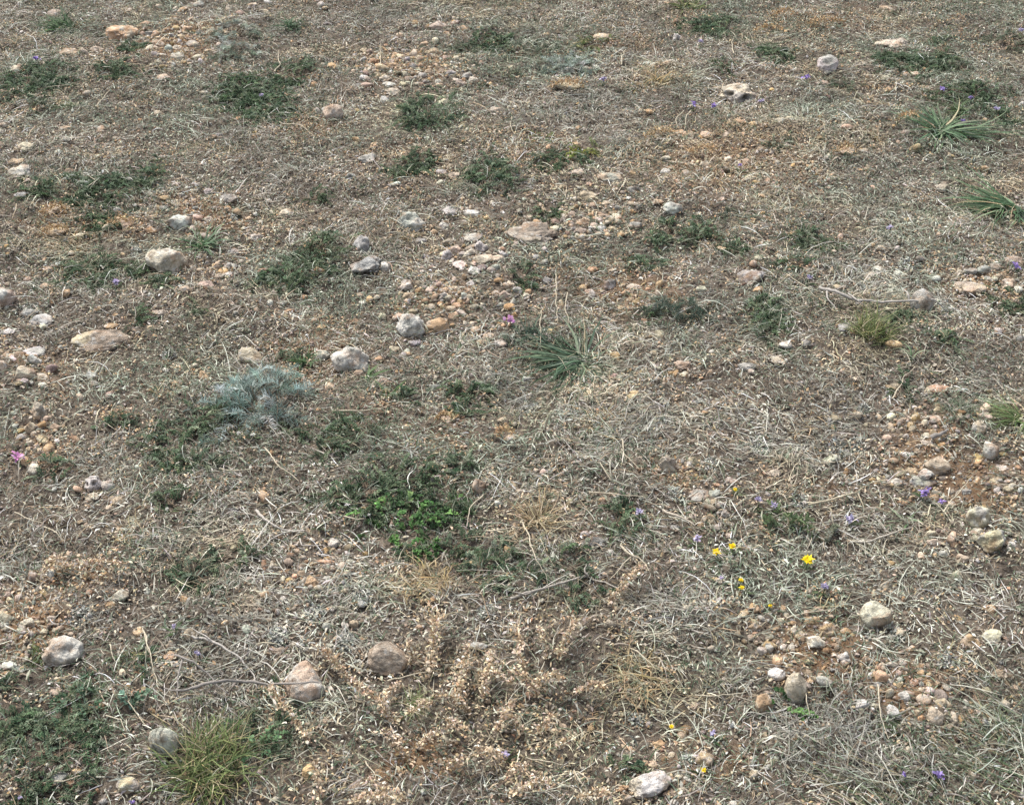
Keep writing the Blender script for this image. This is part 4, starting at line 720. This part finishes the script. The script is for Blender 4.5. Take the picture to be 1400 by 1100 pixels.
# ------------------------------------------------------------------ countless stuff
def scatter(n, dens=None, seed=0, lo=.05):
    """points over the slope, thinned by a density in 0..1"""
    x = rng.uniform(-3.9, 3.9, n*4); y = rng.uniform(.55, 6.2, n*4)      # wider than the view, thinner at the margin
    ins = (abs(x) < .30+.46*y) & (y > 1) & (y < 5.4)
    ok = ins | ((abs(x) < .95+.48*y) & (rng.uniform(0, 1, n*4) < .6))
    x, y = x[ok], y[ok]
    if dens is not None:
        d = np.clip(dens(x, y), 0, 1); k = rng.uniform(0, 1, len(x)) < lo+(1-lo)*d; x, y = x[k], y[k]
    return x, y
def stones_soup(S, x, y, size, pal, sub, flat=(.45, .9), emb=.25, jit=.14, cuts=0):
    n = len(x); V0, F0 = ICO[sub]; nv = len(V0)
    sx = size*rng.uniform(.75, 1.35, n); sy = size*rng.uniform(.6, 1.1, n); sz = size*rng.uniform(*flat, n)
    V = V0[None]*(1+rng.normal(0, jit, (n, nv, 1)))
    if sub >= 2:
        V = V0[None]*(1+.28*vn(V0[None, :, 0]*1.7+rng.uniform(0, 90, (n, 1)), V0[None, :, 1]*1.7+rng.uniform(0, 90, (n, 1)), V0[None, :, 2]*1.7+np.zeros((n, 1)), 5)[..., None]+rng.normal(0, .025, (n, nv, 1)))
    for _ in range(cuts):      # chip flat faces off
        nn = rng.normal(0, 1, (n, 3)); nn /= np.linalg.norm(nn, axis=1)[:, None]; q = np.einsum('nvk,nk->nv', V, nn)-rng.uniform(.38, .8, n)[:, None]
        V = V-np.where(q > 0, q, 0)[..., None]*nn[:, None]
    V = V*np.stack([sx, sy, sz], 1)[:, None]*.55
    a_ = rng.uniform(0, TAU, n); t = rng.normal(0, .35, n)
    c_, s_ = np.cos(t)[:, None], np.sin(t)[:, None]; X_, Z_ = V[..., 0]*c_-V[..., 2]*s_, V[..., 0]*s_+V[..., 2]*c_
    c_, s_ = np.cos(a_)[:, None], np.sin(a_)[:, None]; W = np.stack([X_*c_-V[..., 1]*s_, X_*s_+V[..., 1]*c_, Z_], -1)
    W += np.stack([x, y, height(x, y)+sz*emb*.5+mask(x, y, GRAVEL)*.004], 1)[:, None]
    F = F0[None]+(np.arange(n)*nv)[:, None, None]
    Cc = np.repeat(pick(pal, n, .2), nv, 0)
    S.add(W, F, Cc)
GP = [SC['c'], SC['t'], SC['p'], SC['o'], SC['g'], SC['w'], SC['b'], (.62, .49, .33), (.60, .43, .25), (.56, .38, .2), (.64, .55, .43), SC['c'], SC['t']]
S = Soup()
for t in SMALL:
    P = hit(t[0], t[1]); stones_soup(S, P[:1], P[1:2], np.array([t[2]*scale(t[0], t[1])[0]]), [SC[t[4]]], 2)
x, y = scatter(70000, lambda x, y: mask(x, y, GRAVEL)**1.1*(.75+.6*vn(x*22, y*22, seed=47)), lo=.04); k = ~on_rock(x, y); x, y = x[k], y[k]
stones_soup(S, x, y, np.clip(rng.lognormal(math.log(.0104), .46, len(x)), .005, .030), [g_ for g_ in GP if g_ != SC['p']], 2, emb=.15, cuts=8)
g = obj('gravel', S.mesh('gravel'), M_gravel); g['kind'] = 'stuff'; g['label'] = 'loose tan, orange and grey gravel lying in patches on the soil'; g['category'] = 'gravel'
S = Soup()
x, y = scatter(190000, lambda x, y: .35+.65*np.maximum(mask(x, y, GRAVEL), mask(x, y, SOIL))+.25*vn(x*9, y*9, seed=41), lo=.1); k = ~on_rock(x, y); x, y = x[k], y[k]
stones_soup(S, x, y, np.clip(rng.lognormal(math.log(.0042), .38, len(x)), .002, .010), [(.36, .30, .235), (.30, .25, .195), (.46, .38, .29), (.56, .53, .47), (.44, .31, .19), (.21, .17, .135), (.13, .105, .085)], 1, emb=.4)
g = obj('soil_crumbs', S.mesh('soil_crumbs'), M_gravel); g['kind'] = 'stuff'; g['label'] = 'fine brown and grey soil crumbs and grit all over the slope'; g['category'] = 'grit'
def tone(x, y, C):
    a = vn(x*4.3, y*4.3, seed=61)+.6*vn(x*12, y*12, seed=62); b = vn(x*6, y*6, seed=63)+.5*vn(x*19, y*19, seed=64)
    gr = np.clip(a*.8-.10+.5*mask(x, y, GREENS), 0, .7)[:, None]; pu = np.clip(-a*.8-.2, 0, .55)[:, None]; st = np.clip(b*.9-.35, 0, .5)[:, None]
    L = C.mean(1, keepdims=True)
    C = C*(1-gr)+L*np.array((.92, 1.05, .84))*.92*gr; C = C*(1-pu)+L*np.array((1.02, .96, .86))*.62*pu; C = C*(1-st)+L*np.array((1.32, 1.0, .62))*1.05*st
    return np.clip(C*np.array((.99, 1.01, .965))*(1+.36*(vn(x*9, y*9, seed=65)+.6*vn(x*30, y*30, seed=66)))[:, None], .01, .8)
def field(x, y): return 3.0*vn(x*4, y*4, seed=51)+2.*vn(x*14, y*14, seed=52)
def banked(per):
    xs, ys, zs = [], [], []
    for fx, fy, a_, b_, yw, _ in foot:
        if a_ < .009: continue
        n = int(per*(a_+b_)/.02); t = rng.uniform(0, TAU, n); q = rng.uniform(.86, 1.3, n)
        u, v = np.cos(t)*a_*q, np.sin(t)*b_*q; xs.append(fx+u*math.cos(yw)-v*math.sin(yw)); ys.append(fy+u*math.sin(yw)+v*math.cos(yw)); zs.append((1.3-q)*min(a_, .03)*rng.uniform(.1, .75, n))
    return np.concatenate(xs), np.concatenate(ys), np.concatenate(zs)
# leaf litter flakes
S = Soup()
x, y = scatter(330000, lambda x, y: .5+.6*mask(x, y, PALE)-.55*mask(x, y, SOIL)+.5*vn(x*10, y*10, seed=42), lo=.28); k = ~on_rock(x, y, .9); x, y = x[k], y[k]; n = len(x)
pl = mask(x, y, PALE)[:, None]; gd = mask(x, y, GOLD)[:, None]
Cc = pick([(.44, .40, .35), (.30, .26, .22), (.60, .57, .52), (.15, .125, .10), (.44, .34, .24), (.08, .068, .055), (.20, .15, .12), (.27, .28, .22)], n, .2)
Cc = Cc*(1-pl*.55)+pick([(.44, .43, .39), (.56, .54, .49), (.30, .29, .26), (.12, .115, .10)], n, .15)*pl*.55; Cc = Cc*(1-gd*.45)+np.array((.42, .29, .14))*gd*.45
Cc = tone(x, y, Cc); q = ~in_mat(x, y) | (rng.uniform(0, 1, n) < .3); x, y, Cc = x[q], y[q], Cc[q]; n = len(x)
B = np.stack([x, y, height(x, y)+rng.uniform(0, .006, n)], 1)
bx, by, bz = banked(26); n2 = len(bx); B = np.concatenate([B, np.stack([bx, by, height(bx, by)+bz], 1)]); Cc = np.concatenate([Cc, pick([(.34, .28, .21), (.46, .40, .33), (.20, .15, .11), (.40, .30, .19), (.56, .53, .47)], n2, .2)]); n += n2
el = rng.uniform(-.1, .9, n)
blades(S, B, rng.uniform(0, TAU, n), el, el-rng.uniform(.2, 1.8, n), rng.lognormal(math.log(.0072), .4, n), rng.lognormal(math.log(.0023), .4, n), Cc, 2, rng.normal(0, .5, n), 'leaf')
g = obj('leaf_litter', S.mesh('leaf_litter'), M_litter); g['kind'] = 'stuff'; g['label'] = 'grey and brown curled flakes of dead leaf covering the soil'; g['category'] = 'leaf litter'
# dry moss bits
S = Soup()
x, y = scatter(230000, lambda x, y: -.12+.75*mask(x, y, SOIL)+.55*mask(x, y, GOLD)+.9*vn(x*16, y*16, seed=71)+.5*vn(x*40, y*40, seed=72), lo=.0); k = ~on_rock(x, y, .9); x, y = x[k], y[k]; n = len(x)
Cc = pick([(.50, .37, .23), (.42, .29, .17), (.58, .47, .33), (.33, .21, .12), (.46, .38, .28)], n, .2)
B = np.stack([x, y, height(x, y)+rng.uniform(0, .009, n)], 1); el = rng.uniform(-.1, 1.3, n)
blades(S, B, rng.uniform(0, TAU, n), el, el-rng.uniform(.2, 1.8, n), rng.uniform(.004, .009, n), rng.uniform(.002, .005, n), Cc, 2, rng.normal(0, .5, n), 'leaf')
g = obj('dry_moss', S.mesh('dry_moss'), M_litter); g['kind'] = 'stuff'; g['label'] = 'crumbly orange-tan bits of dried moss in low patches'; g['category'] = 'dry moss'
# dead grass
S = Soup()
x, y = scatter(320000, lambda x, y: .30+.48*mask(x, y, PALE)-.8*mask(x, y, GRAVEL)-.35*mask(x, y, SOIL)+.6*vn(x*7, y*7, seed=43)+.3*vn(x*21, y*21, seed=45), lo=.2); k = ~on_rock(x, y, 1.1); x, y = x[k], y[k]; n = len(x)
pl = mask(x, y, PALE)[:, None]; gd = mask(x, y, GOLD)[:, None]
Cc = pick([(.42, .39, .34), (.54, .52, .48), (.28, .25, .21), (.40, .31, .22), (.68, .66, .61), (.12, .10, .08), (.46, .44, .39), (.24, .25, .19), (.20, .15, .11)], n, .2)
Cc = Cc*(1-pl*.5)+pick([(.46, .46, .42), (.58, .57, .52), (.32, .32, .28)], n, .15)*pl*.5; Cc = Cc*(1-gd*.5)+np.array((.46, .33, .16))*gd*.5
Cc = tone(x, y, Cc); q = ~in_mat(x, y) | (rng.uniform(0, 1, n) < .3); x, y, Cc = x[q], y[q], Cc[q]; n = len(x)
B = np.stack([x, y, height(x, y)+rng.uniform(.0, .010, n)], 1); el = rng.normal(.15, .3, n)
az_ = np.where(rng.uniform(0, 1, n) < .55, field(x, y)+rng.normal(0, .45, n), rng.uniform(0, TAU, n))
blades(S, B, az_, el, -el-rng.uniform(-.1, .5, n), np.clip(rng.lognormal(math.log(.022), .6, n), .006, .11), rng.uniform(.0007, .0019, n), Cc, 4, rng.normal(0, .55, n), wave=.07)
g = obj('dead_grass', S.mesh('dead_grass'), M_straw); g['kind'] = 'stuff'; g['label'] = 'tangled grey and straw dead grass lying flat over the slope'; g['category'] = 'dead grass'
# small green growth
S = Soup()
x, y = scatter(330000, lambda x, y: .24+.8*mask(x, y, GREENS)+.35*vn(x*8, y*8, seed=44)+.35*vn(x*23, y*23, seed=46), lo=.03); k = ~on_rock(x, y); x, y = x[k], y[k]; n = len(x)
Cc = pick([(.10, .14, .08), (.14, .18, .11), (.065, .10, .06), (.19, .23, .16), (.17, .205, .145), (.25, .29, .23)], n, .22)
B = np.stack([x, y, height(x, y)+rng.uniform(.001, .010, n)], 1); el = rng.uniform(.0, 1.2, n)
blades(S, B, rng.uniform(0, TAU, n), el, el-rng.uniform(.2, 1.4, n), np.clip(rng.lognormal(math.log(.0095), .5, n), .004, .04), rng.uniform(.001, .0024, n), Cc, 3, rng.normal(0, .6, n))
g = obj('green_undergrowth', S.mesh('green_undergrowth'), M_leaf); g['kind'] = 'stuff'; g['label'] = 'thin scattering of small green shoots between the dead grass'; g['category'] = 'undergrowth'

# ------------------------------------------------------------------ light
SE, SR = R(58), R(-35)      # sun height; bearing from +Y (beyond the slope, to the left)
wd = bpy.data.worlds.new('World'); sc.world = wd; wd.use_nodes = True; nt = wd.node_tree
bg = nt.nodes['Background']; sky = nt.nodes.new('ShaderNodeTexSky'); sky.sky_type = 'NISHITA'; sky.sun_disc = False; sky.sun_elevation = SE; sky.sun_rotation = SR; sky.dust_density = 3
hs = nt.nodes.new('ShaderNodeHueSaturation'); hs.inputs['Saturation'].default_value = .5; nt.links.new(sky.outputs[0], hs.inputs['Color']); nt.links.new(hs.outputs[0], bg.inputs[0]); bg.inputs[1].default_value = .135
ld = bpy.data.lights.new('sun', 'SUN'); ld.energy = 2.4; ld.angle = R(13); ld.color = (1, .96, .89); lo = bpy.data.objects.new('sun', ld); col.objects.link(lo)
from mathutils import Vector
d = Vector((math.sin(SR)*math.cos(SE), math.cos(SR)*math.cos(SE), math.sin(SE)))
lo.rotation_euler = d.to_track_quat('Z', 'Y').to_euler()
vs = sc.view_settings; vs.view_transform = 'Standard'; vs.look = 'None'; vs.gamma = 1; vs.exposure = 0.9
sc.cycles.max_bounces = 5; sc.cycles.diffuse_bounces = 3
